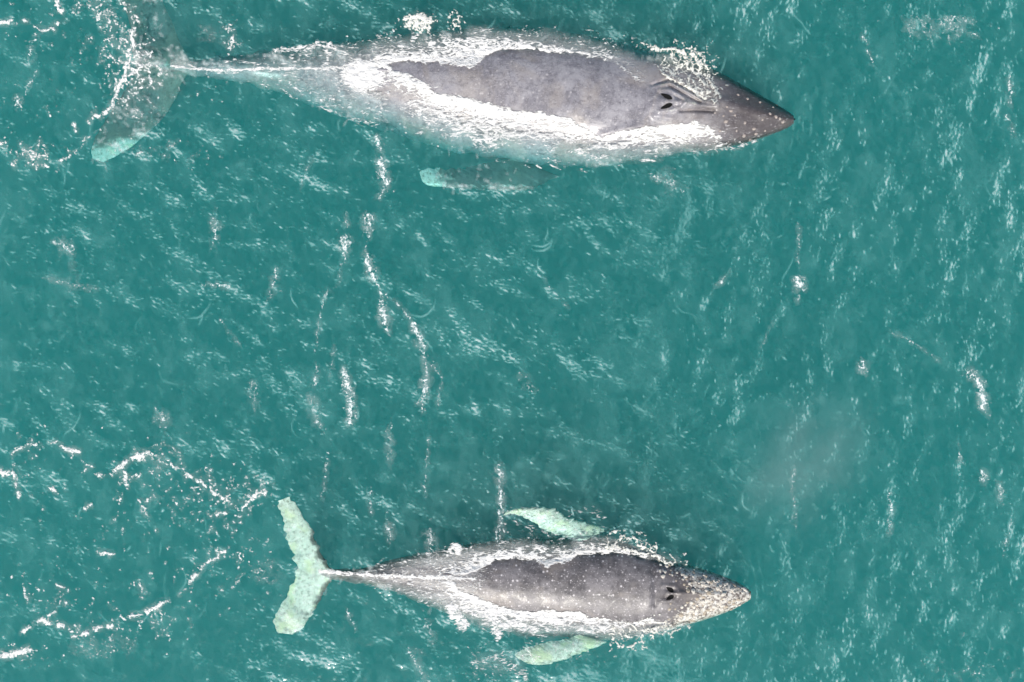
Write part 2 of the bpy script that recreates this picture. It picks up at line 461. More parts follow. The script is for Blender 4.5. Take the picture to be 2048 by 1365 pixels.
def nostril(parent, origin, body, px, py, ang, L, wd):
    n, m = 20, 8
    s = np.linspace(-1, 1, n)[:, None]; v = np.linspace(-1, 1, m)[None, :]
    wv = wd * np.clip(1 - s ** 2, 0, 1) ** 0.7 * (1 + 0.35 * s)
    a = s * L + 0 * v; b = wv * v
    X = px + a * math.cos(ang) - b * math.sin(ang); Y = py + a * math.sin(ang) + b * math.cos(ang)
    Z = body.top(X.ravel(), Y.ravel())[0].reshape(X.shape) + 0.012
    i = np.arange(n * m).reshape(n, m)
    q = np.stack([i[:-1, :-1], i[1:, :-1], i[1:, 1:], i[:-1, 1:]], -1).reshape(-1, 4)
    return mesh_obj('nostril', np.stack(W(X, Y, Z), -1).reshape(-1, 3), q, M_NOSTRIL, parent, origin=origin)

def dorsal(parent, origin, body, px, py, L, hgt, mat):
    n, m = 26, 12
    s = np.linspace(0, 1, n)[:, None]; v = np.linspace(0, 2 * math.pi, m, endpoint=False)[None, :]
    hz = hgt * np.sin(math.pi * np.clip(s, 0, 1) ** 1.6) ** 0.8
    X = px - L / 2 + L * s + 0 * v - 10 * (np.sin(v) > 0.5) * 0
    wdt = 5.0 * np.sin(math.pi * s) ** 0.7
    Y = py + wdt * np.cos(v) + 0 * s
    base = body.top((px - L / 2 + L * s[:, 0]), np.full(n, float(py)))[0][:, None] - 0.03
    Z = base + hz * np.clip(np.sin(v), 0, 1) + 0 * s
    i = np.arange(n * m).reshape(n, m)
    q = np.stack([i[:-1], i[1:], np.roll(i[1:], -1, 1), np.roll(i[:-1], -1, 1)], -1).reshape(-1, 4)
    z0 = np.zeros(n * m)
    return mesh_obj('dorsal_fin', np.stack(W(X, Y, Z), -1).reshape(-1, 3), q[:, ::-1], mat, parent, {'pale': z0, 'brown': z0, 'crust': z0, 'spot': z0}, origin=origin)

GROUP = 'whales swimming side by side'
# --- the larger whale
A_DETAIL = [
    ([(1320, 203), (1365, 204)], 24, 0.06),
    ([(1352, 203), (1380, 208), (1435, 214)], 5, 0.035),
    ([(1318, 180), (1340, 180), (1360, 190), (1372, 203)], 3.5, 0.028),
    ([(1318, 224), (1345, 221), (1362, 214), (1372, 206)], 3.5, 0.028),
    ([(1310, 172), (1340, 166), (1370, 180), (1405, 200), (1435, 208)], 4, 0.032),
    ([(1322, 190), (1345, 200)], 4, -0.03), ([(1322, 214), (1345, 208)], 4, -0.03),
    ([(1340, 172), (1365, 186), (1400, 204)], 3, -0.075), ([(1303, 170), (1340, 159), (1374, 178), (1410, 200)], 3, -0.06), ([(1350, 192), (1366, 200), (1360, 212)], 2.5, -0.04),
    ([(1362, 222), (1390, 220), (1425, 222)], 3.5, -0.085),
    ([(1310, 232), (1345, 238), (1365, 226)], 6, 0.03),
    ([(1440, 200), (1500, 218), (1570, 238)], 12, 0.06),
    ([(1205, 272), (1235, 262), (1290, 250)], 9, 0.03),
]
A = Body([
    (322, 131, 146, -0.46, -0.54), (380, 124, 152, -0.40, -0.56), (440, 116, 160, -0.32, -0.58), (500, 108, 170, -0.24, -0.62),
    (560, 100, 187, -0.30, -0.85), (640, 87, 216, -0.20, -0.95), (720, 80, 246, -0.04, -1.0), (805, 72, 273, 0.08, -0.98),
    (907, 60, 303, 0.13, -0.98), (1025, 56, 324, 0.18, -0.96), (1100, 58, 334, 0.21, -0.92), (1200, 78, 334, 0.25, -0.82),
    (1270, 94, 322, 0.25, -0.60), (1350, 112, 309, 0.25, -0.48), (1400, 128, 303, 0.25, -0.38), (1450, 150, 296, 0.25, -0.26),
    (1500, 179, 285, 0.22, -0.20), (1540, 202, 271, 0.18, -0.16), (1566, 217, 261, 0.13, -0.13), (1580, 226, 254, 0.07, -0.10), (1588, 233, 247, 0.01, -0.08)],
    ridge=0.05, details=A_DETAIL, crest=((600, -0.1), (800, -0.18), (1050, -0.2), (1250, -0.1), (1340, -0.06), (1500, 0)))
rA, oA = root('humpback_whale', 1000, 195, -1.6, 'larger grey whale with a smooth back and two open black nostrils', 'whale', GROUP)
def attr_A(px, py, t):
    brown = sstep(1350, 1500, px + 0.2 * (py - 215) + 60 * (fbm(px / 30, py / 22, 9, 4) - 0.5)) * 0.85
    rid = np.exp(-(poly_dist(px, py, [(1318, 180), (1340, 180), (1360, 190), (1372, 203), (1400, 209)]) / 5) ** 2) \
        + np.exp(-(poly_dist(px, py, [(1318, 224), (1345, 221), (1362, 214), (1372, 206)]) / 5) ** 2) \
        + np.exp(-(poly_dist(px, py, [(1310, 172), (1340, 166), (1370, 180), (1405, 200)]) / 4) ** 2)
    pale = 0.36 * np.clip(rid, 0, 1) + 0.30 * np.exp(-(((px - 1330) / 35) ** 2 + ((py - 238) / 12) ** 2))
    return {'pale': pale, 'brown': brown, 'crust': 0 * px, 'spot': 1 - 0.6 * brown}
bA = A.build(M_SKIN_A, rA, oA, attr_A)
pA = lambda X, Y, s, v: 0.95 * sstep(262, 318, Y + 0.25 * (X - 200) + 18 * (fbm(X / 18, Y / 18, 5) - 0.5)) + 0.55 * np.exp(-(((X - 325) / 30) ** 2 + ((Y - 132) / 12) ** 2))
blade('fluke', [(262, -72, 244, -66, -0.63), (296, -40, 238, -40, -0.63), (318, -10, 240, 0, -0.61), (338, 30, 256, 34, -0.58), (354, 70, 262, 70, -0.55), (370, 108, 266, 104, -0.53), (385, 136, 272, 136, -0.48),
    (366, 160, 266, 160, -0.49), (350, 200, 246, 186, -0.53), (330, 232, 226, 222, -0.55), (300, 262, 204, 252, -0.55), (268, 290, 190, 280, -0.53), (236, 312, 182, 302, -0.50), (205, 327, 184, 320, -0.49)],
    0.10, M_FLUKE_A, rA, oA, pA, rag=3.5, seed=2)
blade('flipper', [(1120, 352, 1030, 318, -0.73), (1066, 380, 985, 323, -0.70), (1000, 381, 940, 336, -0.66), (940, 378, 905, 338, -0.60), (890, 374, 868, 336, -0.53), (856, 374, 845, 340, -0.49), (843, 362, 838, 346, -0.47)],
    0.16, M_FLUKE_A, rA, oA, lambda X, Y, s, v: sstep(930, 838, X) * 0.85 + 0.12, rag=6, seed=3)
# the far flipper is folded down against the flank
blade('flipper', [(1130, 90, 1050, 96, -0.95), (1080, 84, 1010, 96, -1.3), (1020, 84, 960, 98, -1.7), (960, 90, 920, 104, -2.0), (915, 100, 900, 108, -2.2)],
    0.16, M_FLUKE_A, rA, oA, lambda X, Y, s, v: 0 * X, rag=5, seed=4)
dorsal(rA, oA, A, 752, 140, 60, 0.10, M_SKIN_A)
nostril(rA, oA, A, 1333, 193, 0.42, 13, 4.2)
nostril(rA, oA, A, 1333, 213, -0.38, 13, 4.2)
tub = dome_mesh('tubercle', M_TUB, h=0.7)
for px, py, r in [(1454, 214, 6), (1462, 222, 7), (1470, 231, 6), (1447, 232, 6), (1452, 243, 7), (1476, 190, 6), (1495, 198, 6), (1473, 262, 6), (1508, 258, 7), (1512, 268, 6), (1490, 246, 5),
                  (1540, 228, 6), (1552, 234, 8), (1560, 238, 7), (1566, 244, 6), (1546, 215, 5), (1553, 211, 5), (1525, 240, 5), (1488, 272, 7), (1500, 280, 5), (1530, 262, 6), (1430, 226, 5), (1520, 205, 5), (1440, 262, 6)]:
    stick(tub, 'tubercle', rA, oA, A, px, py, r * (0.45 + 0.3 * rng.random()) / 100, rng.random() * 6, 0.8)

# --- the smaller whale
B_DETAIL = [
    ([(1345, 1187), (1400, 1188), (1450, 1190)], 6, 0.04),
    ([(1325, 1172), (1348, 1172), (1362, 1184)], 5, 0.018), ([(1325, 1203), (1348, 1203), (1362, 1191)], 5, 0.018),
    ([(1332, 1178), (1348, 1182)], 4, -0.02), ([(1332, 1196), (1348, 1192)], 4, -0.02),
    ([(1308, 1150), (1312, 1180), (1310, 1210)], 6, -0.022), ([(1296, 1150), (1300, 1180), (1298, 1210)], 6, 0.012),
    ]
B = Body([
    (636, 1141, 1157, -0.18, -0.28), (690, 1138, 1162, -0.09, -0.30), (742, 1132, 1172, -0.03, -0.38), (795, 1120, 1186, 0.0, -0.46), (849, 1106, 1208, 0.04, -0.60),
    (903, 1094, 1230, 0.08, -0.68), (960, 1086, 1252, 0.12, -0.72), (1030, 1078, 1268, 0.15, -0.74), (1126, 1074, 1277, 0.18, -0.70), (1200, 1076, 1280, 0.21, -0.62),
    (1250, 1085, 1277, 0.22, -0.42), (1300, 1103, 1268, 0.24, -0.33), (1350, 1122, 1257, 0.25, -0.24), (1400, 1136, 1243, 0.24, -0.18), (1440, 1150, 1230, 0.20, -0.14),
    (1470, 1162, 1218, 0.15, -0.11), (1490, 1174, 1206, 0.09, -0.08), (1502, 1183, 1198, 0.01, -0.05)],
    ridge=0.012, details=B_DETAIL)
rB, oB = root('humpback_whale', 1060, 1175, -1.2, 'smaller white-speckled whale with a barnacle-crusted head and pale tail fluke', 'whale', GROUP)
def attr_B(px, py, t):
    crust = sstep(1290, 1420, px + 30 * (fbm(px / 30, py / 30, 4) - 0.5) + 75 * np.abs(t) ** 1.5 - 30) * sstep(1270, 1330, px)
    crust = crust * (1 - 0.55 * np.exp(-(((px - 1350) / 40) ** 2 + ((py - 1186) / 24) ** 2)))
    pale = 0.55 * np.exp(-(poly_dist(px, py, [(1180, 1191), (1210, 1188), (1224, 1193)]) / 1.8) ** 2) + 0.5 * np.exp(-(poly_dist(px, py, [(1205, 1209), (1222, 1208), (1230, 1202)]) / 1.8) ** 2)
    pale = pale + 0.34 * np.exp(-(((px - 1338) / 22) ** 2 + ((py - 1187) / 20) ** 2))
    return {'pale': pale, 'brown': 0.5 * sstep(1300, 1360, px), 'crust': crust, 'spot': sstep(700, 900, px) * (1 - 0.5 * sstep(1300, 1350, px))}
bB = B.build(M_SKIN_B, rB, oB, attr_B)
pB = lambda X, Y, s, v: 0.95 - 0.75 * sstep(0.30, 0.0, v) * sstep(1035, 1075, Y) * sstep(1240, 1200, Y)
blade('fluke', [(572, 995, 560, 999, -0.17), (588, 999, 558, 1012, -0.19), (604, 1020, 566, 1042, -0.20), (622, 1058, 574, 1072, -0.22), (638, 1096, 586, 1108, -0.22), (656, 1128, 593, 1132, -0.22), (672, 1148, 594, 1147, -0.22),
    (660, 1164, 588, 1160, -0.22), (646, 1188, 576, 1184, -0.23), (636, 1212, 566, 1206, -0.23), (618, 1240, 550, 1232, -0.22), (600, 1260, 549, 1252, -0.20), (584, 1271, 558, 1268, -0.19)],
    0.07, M_FLUKE_B, rB, oB, pB, rag=7, seed=6)
pfl = lambda X, Y, s, v: 0.9 - 0.15 * v
blade('flipper', [(1215, 1062, 1160, 1086, -0.29), (1172, 1044, 1126, 1074, -0.28), (1138, 1036, 1092, 1064, -0.27), (1112, 1018, 1066, 1044, -0.24), (1082, 1014, 1042, 1032, -0.23), (1046, 1015, 1020, 1028, -0.22), (1012, 1024, 1006, 1032, -0.21)],
    0.10, M_FLUKE_B, rB, oB, pfl, rag=5, seed=7)
blade('flipper', [(1215, 1284, 1160, 1270, -0.29), (1170, 1304, 1126, 1280, -0.28), (1138, 1317, 1090, 1286, -0.27), (1106, 1327, 1062, 1293, -0.24), (1080, 1331, 1046, 1298, -0.23), (1052, 1326, 1034, 1306, -0.22), (1036, 1318, 1030, 1312, -0.21)],
    0.10, M_FLUKE_B, rB, oB, pfl, rag=5, seed=8)
dorsal(rB, oB, B, 890, 1150, 40, 0.06, M_SKIN_B)
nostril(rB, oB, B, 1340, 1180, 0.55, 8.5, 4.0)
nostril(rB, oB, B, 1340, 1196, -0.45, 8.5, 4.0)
barn = [dome_mesh('barnacle', M_BARN, h=0.75, crater=True), dome_mesh('barnacle', plain_mat('barnacle_tan', (0.44, 0.38, 0.30), 0.8, 0.35), h=0.6, crater=True)]
cnt = 0
while cnt < 190:
    px, py = 1310 + 185 * rng.random() ** 0.7, 1110 + 160 * rng.random()
    z, ins, t = B.top(np.array([px]), np.array([py]), False)
    if not ins[0] or abs(t[0]) > 0.94: continue
    keep = sstep(1300, 1430, np.array([px + 90 * abs(t[0]) ** 1.5]))[0]
    if rng.random() > keep or (abs(px - 1342) < 26 and abs(py - 1187) < 20): continue
    stick(barn[int(rng.random() < 0.35)], 'barnacle', rB, oB, B, px, py, (2.4 + 3.2 * rng.random() ** 2) / 100, rng.random() * 6, 0.7 + 0.3 * rng.random()); cnt += 1

# ------------------------------------------------------------------ foam and painted wavelet glints: drawn as strands, clumps and specks, then meshed as thin lumpy sheets
class Sheet:
    def __init__(self, x0, x1, y0, y1, seed=1):
        self.x0, self.y0 = x0, y0
        self.w, self.h = int(x1 - x0) + 1, int(y1 - y0) + 1
        self.d = np.zeros((self.h, self.w), np.float32); self.m = np.zeros((self.h, self.w), np.float32)
        self.r = np.random.default_rng(seed); self.seed = seed
        self.px, self.py = np.meshgrid(np.arange(self.w, dtype=np.float32) + x0, np.arange(self.h, dtype=np.float32) + y0)
    def splat(self, x, y, val, rad, tgt=None):
        """Round soft dabs, written with max."""
        tgt = self.d if tgt is None else tgt
        x = np.asarray(x) - self.x0; y = np.asarray(y) - self.y0
        val = np.broadcast_to(np.asarray(val, np.float32), x.shape); rad = np.broadcast_to(np.asarray(rad, np.float32), x.shape)
        R = int(math.ceil(float(rad.max()) * 1.6)) if len(x) else 0
        xi = np.round(x).astype(int); yi = np.round(y).astype(int)
        for dy in range(-R, R + 1):
            for dx in range(-R, R + 1):
                X = xi + dx; Y = yi + dy
                dd = ((X - x) ** 2 + (Y - y) ** 2) / np.maximum(rad, 0.5) ** 2
                ok = (X >= 0) & (X < self.w) & (Y >= 0) & (Y < self.h) & (dd < 2.6)
                if ok.any(): np.maximum.at(tgt, (Y[ok], X[ok]), (val * np.exp(-dd))[ok])
    def line(self, pts, wd=3.0, val=0.8, wob=3.0, gap=0.35, tgt=None, feather=0):
        """A strand through pts: width swells and thins, some stretches break up."""
        pts = np.array(pts, dtype=float)
        L = np.concatenate([[0], np.cumsum(np.hypot(*np.diff(pts, axis=0).T))]); n = max(int(L[-1]), 2)
        s = np.linspace(0, L[-1], n)
        x = smooth1(np.interp(s, L, pts[:, 0]), 4); y = smooth1(np.interp(s, L, pts[:, 1]), 4)
        sd = self.r.random() * 100
        x, y, s = (np.repeat(q_, 2) for q_ in (x, y, s))
        x = x + wob * 2.4 * (fbm(s / 16, s * 0 + sd, 1, 3) - 0.5); y = y + wob * 2.4 * (fbm(s / 16, s * 0 + sd + 9, 2, 3) - 0.5)
        g = fbm(s / 10, s * 0 + sd + 17, 3, 4)
        v = val * sstep(gap - 0.06, gap + 0.16, g) * (0.7 + 0.3 * self.r.random(len(s)))
        w = wd * (0.35 + 1.0 * fbm(s / 13, s * 0 + sd + 31, 4, 2)) * (0.55 + 0.6 * self.r.random(len(s)))
        x = x + self.r.normal(size=len(s)) * wd * 0.38; y = y + self.r.normal(size=len(s)) * wd * 0.38
        self.splat(x, y, v, w, tgt)
    def specks(self, cx, cy, sx, sy, n, val=(0.5, 1.0), rad=(1.0, 2.6), ang=0.0):
        a, b = self.r.normal(size=n) * sx, self.r.normal(size=n) * sy
        x = cx + a * math.cos(ang) - b * math.sin(ang); y = cy + a * math.sin(ang) + b * math.cos(ang)
        k = fbm(x / 16, y / 16, self.seed + 5, 3) > 0.44
        x, y = x[k], y[k]; n = len(x)
        for j in range(3):     # elongated flecks
            self.splat(x + j * self.r.normal(size=n) * 1.6, y + j * self.r.normal(size=n) * 1.6, val[0] + (val[1] - val[0]) * self.r.random(n), rad[0] + (rad[1] - rad[0]) * self.r.random(n) ** 2.5)
    def strands(self, n, box, ang, spread, ln, val, wd, prob=None, tgt=None, curl=0.006, seed=0, turn=0.05):
        """Many short curved threads following a direction field ang(x, y)."""
        tgt = self.d if tgt is None else tgt
        x = box[0] + (box[1] - box[0]) * self.r.random(n); y = box[2] + (box[3] - box[2]) * self.r.random(n)
        if prob is not None:
            k = self.r.random(n) < prob(x, y); x, y = x[k], y[k]; n = len(x)
        th = ang(x, y) + self.r.normal(size=n) * spread
        L = ln[0] + (ln[1] - ln[0]) * self.r.random(n) ** 2.2
        V = val[0] + (val[1] - val[0]) * self.r.random(n) ** 2; Wd = wd[0] + (wd[1] - wd[0]) * self.r.random(n) ** 2
        cu = self.r.normal(size=n) * curl
        for stp in range(int(ln[1])):
            k = stp < L
            if not k.any(): break
            f = np.clip(np.sin(math.pi * np.clip((stp + 0.5) / np.maximum(L[k], 1), 0, 0.97)), 0.05, 1) ** 0.6
            self.splat(x[k], y[k], V[k] * f, Wd[k] * (0.6 + 0.4 * f), tgt)
            x = x + np.cos(th); y = y + np.sin(th)
            th = th + cu + turn * (vnoise(x / 14, y / 14, seed + 2) - 0.5)
    def at(self, arr, px, py):
        i = np.clip(np.round(px - self.x0).astype(int), 0, self.w - 1); j = np.clip(np.round(py - self.y0).astype(int), 0, self.h - 1)
        return arr[j, i]
    def mesh(self, name, label, mat, cell=2, lift=0.007, height=0.035, cat='foam', thr=0.03, soft=0.6, halo=0.0):
        d = blur(np.clip(self.d, 0, 1.4), soft); m = blur(np.clip(self.m, 0, 1), 1.5)
        if halo: m = np.maximum(m, np.clip(halo * blur(d, 5), 0, 0.5) * sstep(0.3, 0.62, fbm(self.px / 9, self.py / 9, 91, 3)))
        d = d[::cell, ::cell]; m = m[::cell, ::cell]; px = self.px[::cell, ::cell]; py = self.py[::cell, ::cell]
        val = np.maximum(d, m)
        keep = np.maximum(np.maximum(val[:-1, :-1], val[1:, :-1]), np.maximum(val[:-1, 1:], val[1:, 1:])) > thr
        zb = np.maximum(surface_z(px, py), 0.0)
        for bd in (A, B):
            z, ins, t = bd.top(px, py, True)
            zb = np.where(ins, np.maximum(zb, z), zb)
        lump = 0.35 + 1.3 * (fbm(px / 7, py / 7, self.seed + 3, 3) - 0.35)
        z = zb + lift + height * np.clip(d, 0, 1) * np.clip(lump, 0, 1.5)
        i = np.arange(d.size).reshape(d.shape)
        q = np.stack([i[:-1, :-1], i[1:, :-1], i[1:, 1:], i[:-1, 1:]], -1)[keep]
        used, inv = np.unique(q, return_inverse=True)
        co = np.stack(W(px, py, z), -1).reshape(-1, 3)[used]
        o = mesh_obj(name, co, inv.reshape(-1, 4), mat, attrs={'dens': d.ravel()[used], 'milk': m.ravel()[used]})
        return tag(o, label, cat, kind='stuff')

def surface_z(px, py):
    """Chop on the sea, metres; stays above the flat top of the water body."""
    x, y = px / 100.0, py / 100.0
    z = 0.030 * fbm(x * 0.9 + 0.3 * y, y * 0.6, 21, 2) + 0.022 * (1 - np.abs(2 * fbm(x * 2.4, y * 1.5, 25, 3) - 1)) + 0.010 * (1 - np.abs(2 * fbm(x * 6.5, y * 4.2, 29, 2) - 1))
    return 0.004 + z

# ---- ripple threads on the open sea: facet glints painted as pale streaks
MX = 380
S = Sheet(-MX, 2048 + MX, -MX, 1365 + MX, 3)
def ang_sea(x, y):
    base = 24 + 82 * sstep(1150, 1750, x + 350 * (fbm(x / 300, y / 300, 47, 2) - 0.5))
    return np.radians(base + 130 * (fbm(x / 150, y / 150, 41, 2) - 0.5))
def prob_sea(x, y):
    n = fbm(x / 150 + 0.4 * y / 150, y / 110, 49, 2)
    band = np.exp(-((n - 0.5) / 0.030) ** 2)                      # wind rows
    return np.clip(0.05 + 0.95 * sstep(0.50, 0.70, fbm(x / 90, y / 100, 44, 3)) + 0.7 * band, 0, 1)
SEA = (-MX, 2048 + MX, -MX, 1365 + MX)
S.strands(12000, SEA, ang_sea, 0.50, (2, 15), (0.06, 0.55), (0.8, 1.5), prob_sea, seed=1)
S.strands(1500, SEA, ang_sea, 0.40, (5, 18), (0.20, 0.95), (0.8, 1.5), prob_sea, seed=2)
S.strands(200, SEA, lambda x, y: np.radians(98 + 0 * x), 0.22, (20, 80), (0.14, 0.55), (0.9, 1.8), None, curl=0.002, seed=3, turn=0.12)
S.strands(3500, SEA, ang_sea, 1.5, (1, 3), (0.15, 0.60), (0.8, 1.3), prob_sea, seed=4)
S.strands(2600, SEA, lambda x, y: np.radians(95 + 0 * x), 0.7, (8, 40), (0.02, 0.09), (4, 10), prob_sea, seed=5)
S.strands(5000, SEA, ang_sea, 0.50, (3, 22), (0.3, 1.0), (0.9, 2.0), prob_sea, tgt=S.m, seed=6)      # dark sides of wave facets, painted by thinning the pale streaks
# ripple threads parting round the snouts
for k in range(9):
    for (cx, cy, r0) in ((1470, 240, 118), (1400, 1190, 104)):
        rr = r0 + 9 * k * (0.6 + 0.8 * S.r.random()); a0 = S.r.normal() * 0.55; da = 0.12 + 0.5 * S.r.random()
        aa = np.linspace(a0 - da / 2, a0 + da / 2, 14)
        S.line(np.stack([cx + rr * np.cos(aa), cy + 1.3 * rr * np.sin(aa)], -1), 1.3, 0.12 + 0.4 * S.r.random() ** 2, 2.0, 0.42)
sil = np.full((len(S.py[::6]), len(S.px[0, ::6])), 1e3, np.float32)
cpx, cpy = S.px[::6, ::6], S.py[::6, ::6]
def whale_cover(px, py):
    c = np.zeros(px.shape, bool)
    for bd in (A, B):
        c |= bd.top(px, py, False)[1]
    for p in SIL:
        k = (px > p[:, 0].min() - 3) & (px < p[:, 0].max() + 3) & (py > p[:, 1].min() - 3) & (py < p[:, 1].max() + 3)
        if k.any():
            dd = np.full(px.shape, 9.0, np.float32); dd[k] = poly_dist(px[k], py[k], p, True)
            c |= dd < 1.0
    return c

def chop():
    """Wind chop from a directional spectrum: the sharp crests of the small wavelets, gathered on the backs of the longer waves, are painted pale as glints."""
    h, w = (1365 + 2 * MX) // 2 + 1, (2048 + 2 * MX) // 2 + 1
    ky, kx = np.meshgrid(np.fft.fftfreq(h, 2.0), np.fft.fftfreq(w, 2.0), indexing='ij')
    k = np.hypot(kx, ky) + 1e-9; th = np.arctan2(ky, kx)
    r = np.random.default_rng(404)
    def waves(lam, bw, direc, power):
        amp = np.exp(-(np.log(k * lam) / bw) ** 2) * np.abs(np.cos(th - math.radians(direc))) ** power
        g = np.real(np.fft.ifft2(np.fft.fft2(r.normal(size=(h, w))) * amp)); return (g / g.std()).astype(np.float32)
    gx, gy = np.meshgrid(np.arange(w, dtype=np.float32) * 2 - MX, np.arange(h, dtype=np.float32) * 2 - MX)
    east = sstep(1050, 1650, gx + 500 * (fbm(gx / 350, gy / 350, 47, 2) - 0.5))
    lift = fbm(gx / 240, gy / 240, 131, 3)
    out = np.zeros((h, w), np.float32)
    for wgt, dr in ((1 - east, 112), (east, 8)):                 # the wind chop swings round across the picture
        big = waves(150, 0.5, dr, 2.0); mid = waves(52, 0.45, dr + 8, 2.0)
        for lam, am, thr in ((7.5, 0.38, 1.9), (11, 0.46, 2.1), (17, 0.36, 2.5)):
            g = waves(lam, 0.42, dr + r.normal() * 14, 3.0) + 0.38 * big + 0.52 * mid + 2.4 * (lift - 0.5)
            out = np.maximum(out, wgt * am * sstep(thr - 0.35, thr + 1.7, g))
        out = np.maximum(out, 0) + wgt * 0.016 * np.clip(mid + big * 0.7, -1, 2)
    return out

CHOP = chop()
def sea_surface_mesh():
    step = 2.2
    grid = lambda hi: np.concatenate([np.arange(-MX, -60, 6.0), np.arange(-60, hi + 60, step), np.arange(hi + 60, hi + MX + 0.1, 6.0)])
    xs, ys = grid(2048), grid(1365)
    far = np.array([40, 120, 320, 800, 2000, 5000, 12000, 30000.0])
    xs = np.concatenate([xs[0] - far[::-1], xs, xs[-1] + far]); ys = np.concatenate([ys[0] - far[::-1], ys, ys[-1] + far])
    px, py = np.meshgrid(xs.astype(np.float32), ys.astype(np.float32))
    inb = (px >= -MX) & (px <= 2048 + MX) & (py >= -MX) & (py <= 1365 + MX)
    base = 0.012 + 0.045 * sstep(0.45, 0.78, fbm(px / 40, py / 60, 71, 4)) + 0.07 * (fbm(px / 6, py / 9, 77, 3) - 0.45)
    ch = CHOP[np.clip(np.round((py + MX) / 2).astype(int), 0, CHOP.shape[0] - 1), np.clip(np.round((px + MX) / 2).astype(int), 0, CHOP.shape[1] - 1)]
    web = np.maximum(ch, 0)
    f = np.where(inb, np.maximum(np.maximum(S.at(blur(S.d, 0.7), px, py), 0), web) + np.clip(base, 0, 1), 0.03)  # crest glints painted in with the foam
    f = np.where(inb, f * (1 - 0.8 * S.at(blur(S.m, 0.8), px, py)), f)
    z = surface_z(px, py) + 0.02 * f
    cover = whale_cover(px, py)
    i = np.arange(px.size).reshape(px.shape)
    keep = ~(cover[:-1, :-1] & cover[1:, :-1] & cover[:-1, 1:] & cover[1:, 1:])
    q = np.stack([i[:-1, :-1], i[1:, :-1], i[1:, 1:], i[:-1, 1:]], -1)[keep]
    used, inv = np.unique(q, return_inverse=True)
    co = np.stack([(px - 1024) / 100, (682.5 - py) / 100, z], -1).reshape(-1, 3)[used]
    o = mesh_obj('sea_surface', co, inv.reshape(-1, 4), M_SURF, attrs={'foam': f.ravel()[used]})  # foam attribute: thin foam plus painted facet and crest glints
    return tag(o, kind='structure')

# ---- glints on chains of broken wavelets, painted as pale flecks
chains = [
    ([(752, 272), (758, 300)], 5, .8), ([(760, 318), (766, 350), (772, 366)], 9, 1.0), ([(772, 368), (756, 398)], 4, .6),
    ([(733, 428), (738, 458)], 8, .95), ([(737, 460), (729, 508)], 3, .5), ([(730, 508), (742, 540), (752, 558)], 7, .95), ([(752, 558), (766, 596)], 4, .8), ([(764, 602), (770, 648)], 9, .9),
    ([(690, 425), (694, 455)], 4, .5), ([(686, 474), (688, 494)], 9, 1.0), ([(686, 500), (676, 572)], 2.5, .6),
    ([(788, 598), (822, 640)], 4, .7), ([(826, 650), (846, 692)], 7, .95), ([(846, 700), (854, 752)], 4, .75), ([(852, 752), (846, 804)], 7, .95), ([(866, 716), (884, 760), (874, 806)], 3, .6),
    ([(686, 738), (694, 768)], 6, .9), ([(694, 768), (706, 800), (698, 842)], 9, .95), ([(655, 575), (638, 650), (632, 700)], 3, .6), ([(634, 720), (628, 770)], 3, .65), ([(620, 790), (640, 850)], 7, .4),
    ([(1000, 928), (998, 968)], 6, .85), ([(1002, 980), (1000, 1050)], 6, .85), ([(996, 1050), (994, 1085)], 4, .6),
    ([(780, 1040), (778, 1075)], 6, .55), ([(862, 1058), (860, 1104)], 8, .6), ([(738, 972), (744, 1030)], 4, .6), ([(780, 850), (778, 920)], 5, .5), ([(655, 905), (648, 980)], 3, .6), ([(860, 870), (848, 975)], 4, .45),
    ([(1597, 445), (1596, 520)], 2.5, .5), ([(1594, 552), (1602, 572)], 9, .9), ([(1600, 575), (1592, 610)], 4, .6), ([(1930, 742), (1950, 752)], 6, .8), ([(1952, 756), (1968, 790), (1964, 815)], 8, 1.0),
    ([(1722, 722), (1728, 738)], 6, .9), ([(1780, 660), (1830, 690), (1882, 724)], 3, .55), ([(1592, 930), (1586, 970), (1590, 1040)], 3, .55), ([(1965, 940), (1968, 960)], 5, .75), ([(1996, 965), (2004, 1000)], 5, .6), ([(2022, 1040), (2010, 1090)], 4, .6),
    ([(1922, 880), (1918, 940)], 3, .6), ([(1780, 985), (1780, 1060)], 3, .65), ([(1724, 66), (1746, 128)], 3.5, .5), ([(2018, 150), (2022, 210)], 4, .6), ([(2014, 230), (2024, 260)], 4, .5),
    ([(70, 72), (58, 122)], 6, .5), ([(75, 140), (55, 176), (36, 206)], 3, .8), ([(34, 200), (38, 212)], 5, 1.0), ([(428, 430), (430, 476)], 7, .6), ([(108, 482), (146, 500)], 8, .55), ([(95, 556), (190, 582)], 6, .5), ([(556, 535), (540, 586)], 5, .6),
    ([(315, 822), (332, 852)], 8, .6), ([(404, 568), (460, 574)], 4, .6), ([(625, 310), (598, 380)], 3, .5), ([(1460, 535), (1436, 572)], 3, .6), ([(1550, 640), (1520, 700)], 3, .45), ([(1040, 745), (1062, 775)], 5, .45), ([(505, 765), (508, 800)], 8, .35),
    ([(670, 690), (664, 740)], 4, .4), ([(1080, 550), (1140, 620)], 3, .4), ([(440, 640), (480, 690)], 4, .35), ([(850, 1240), (862, 1275)], 6, .5), ([(690, 1215), (710, 1250)], 4, .5), ([(820, 1300), (856, 1365)], 6, .5), ([(1300, 350), (1360, 372)], 9, .5),
]
C = Sheet(-10, 2060, 30, 1375, 7)
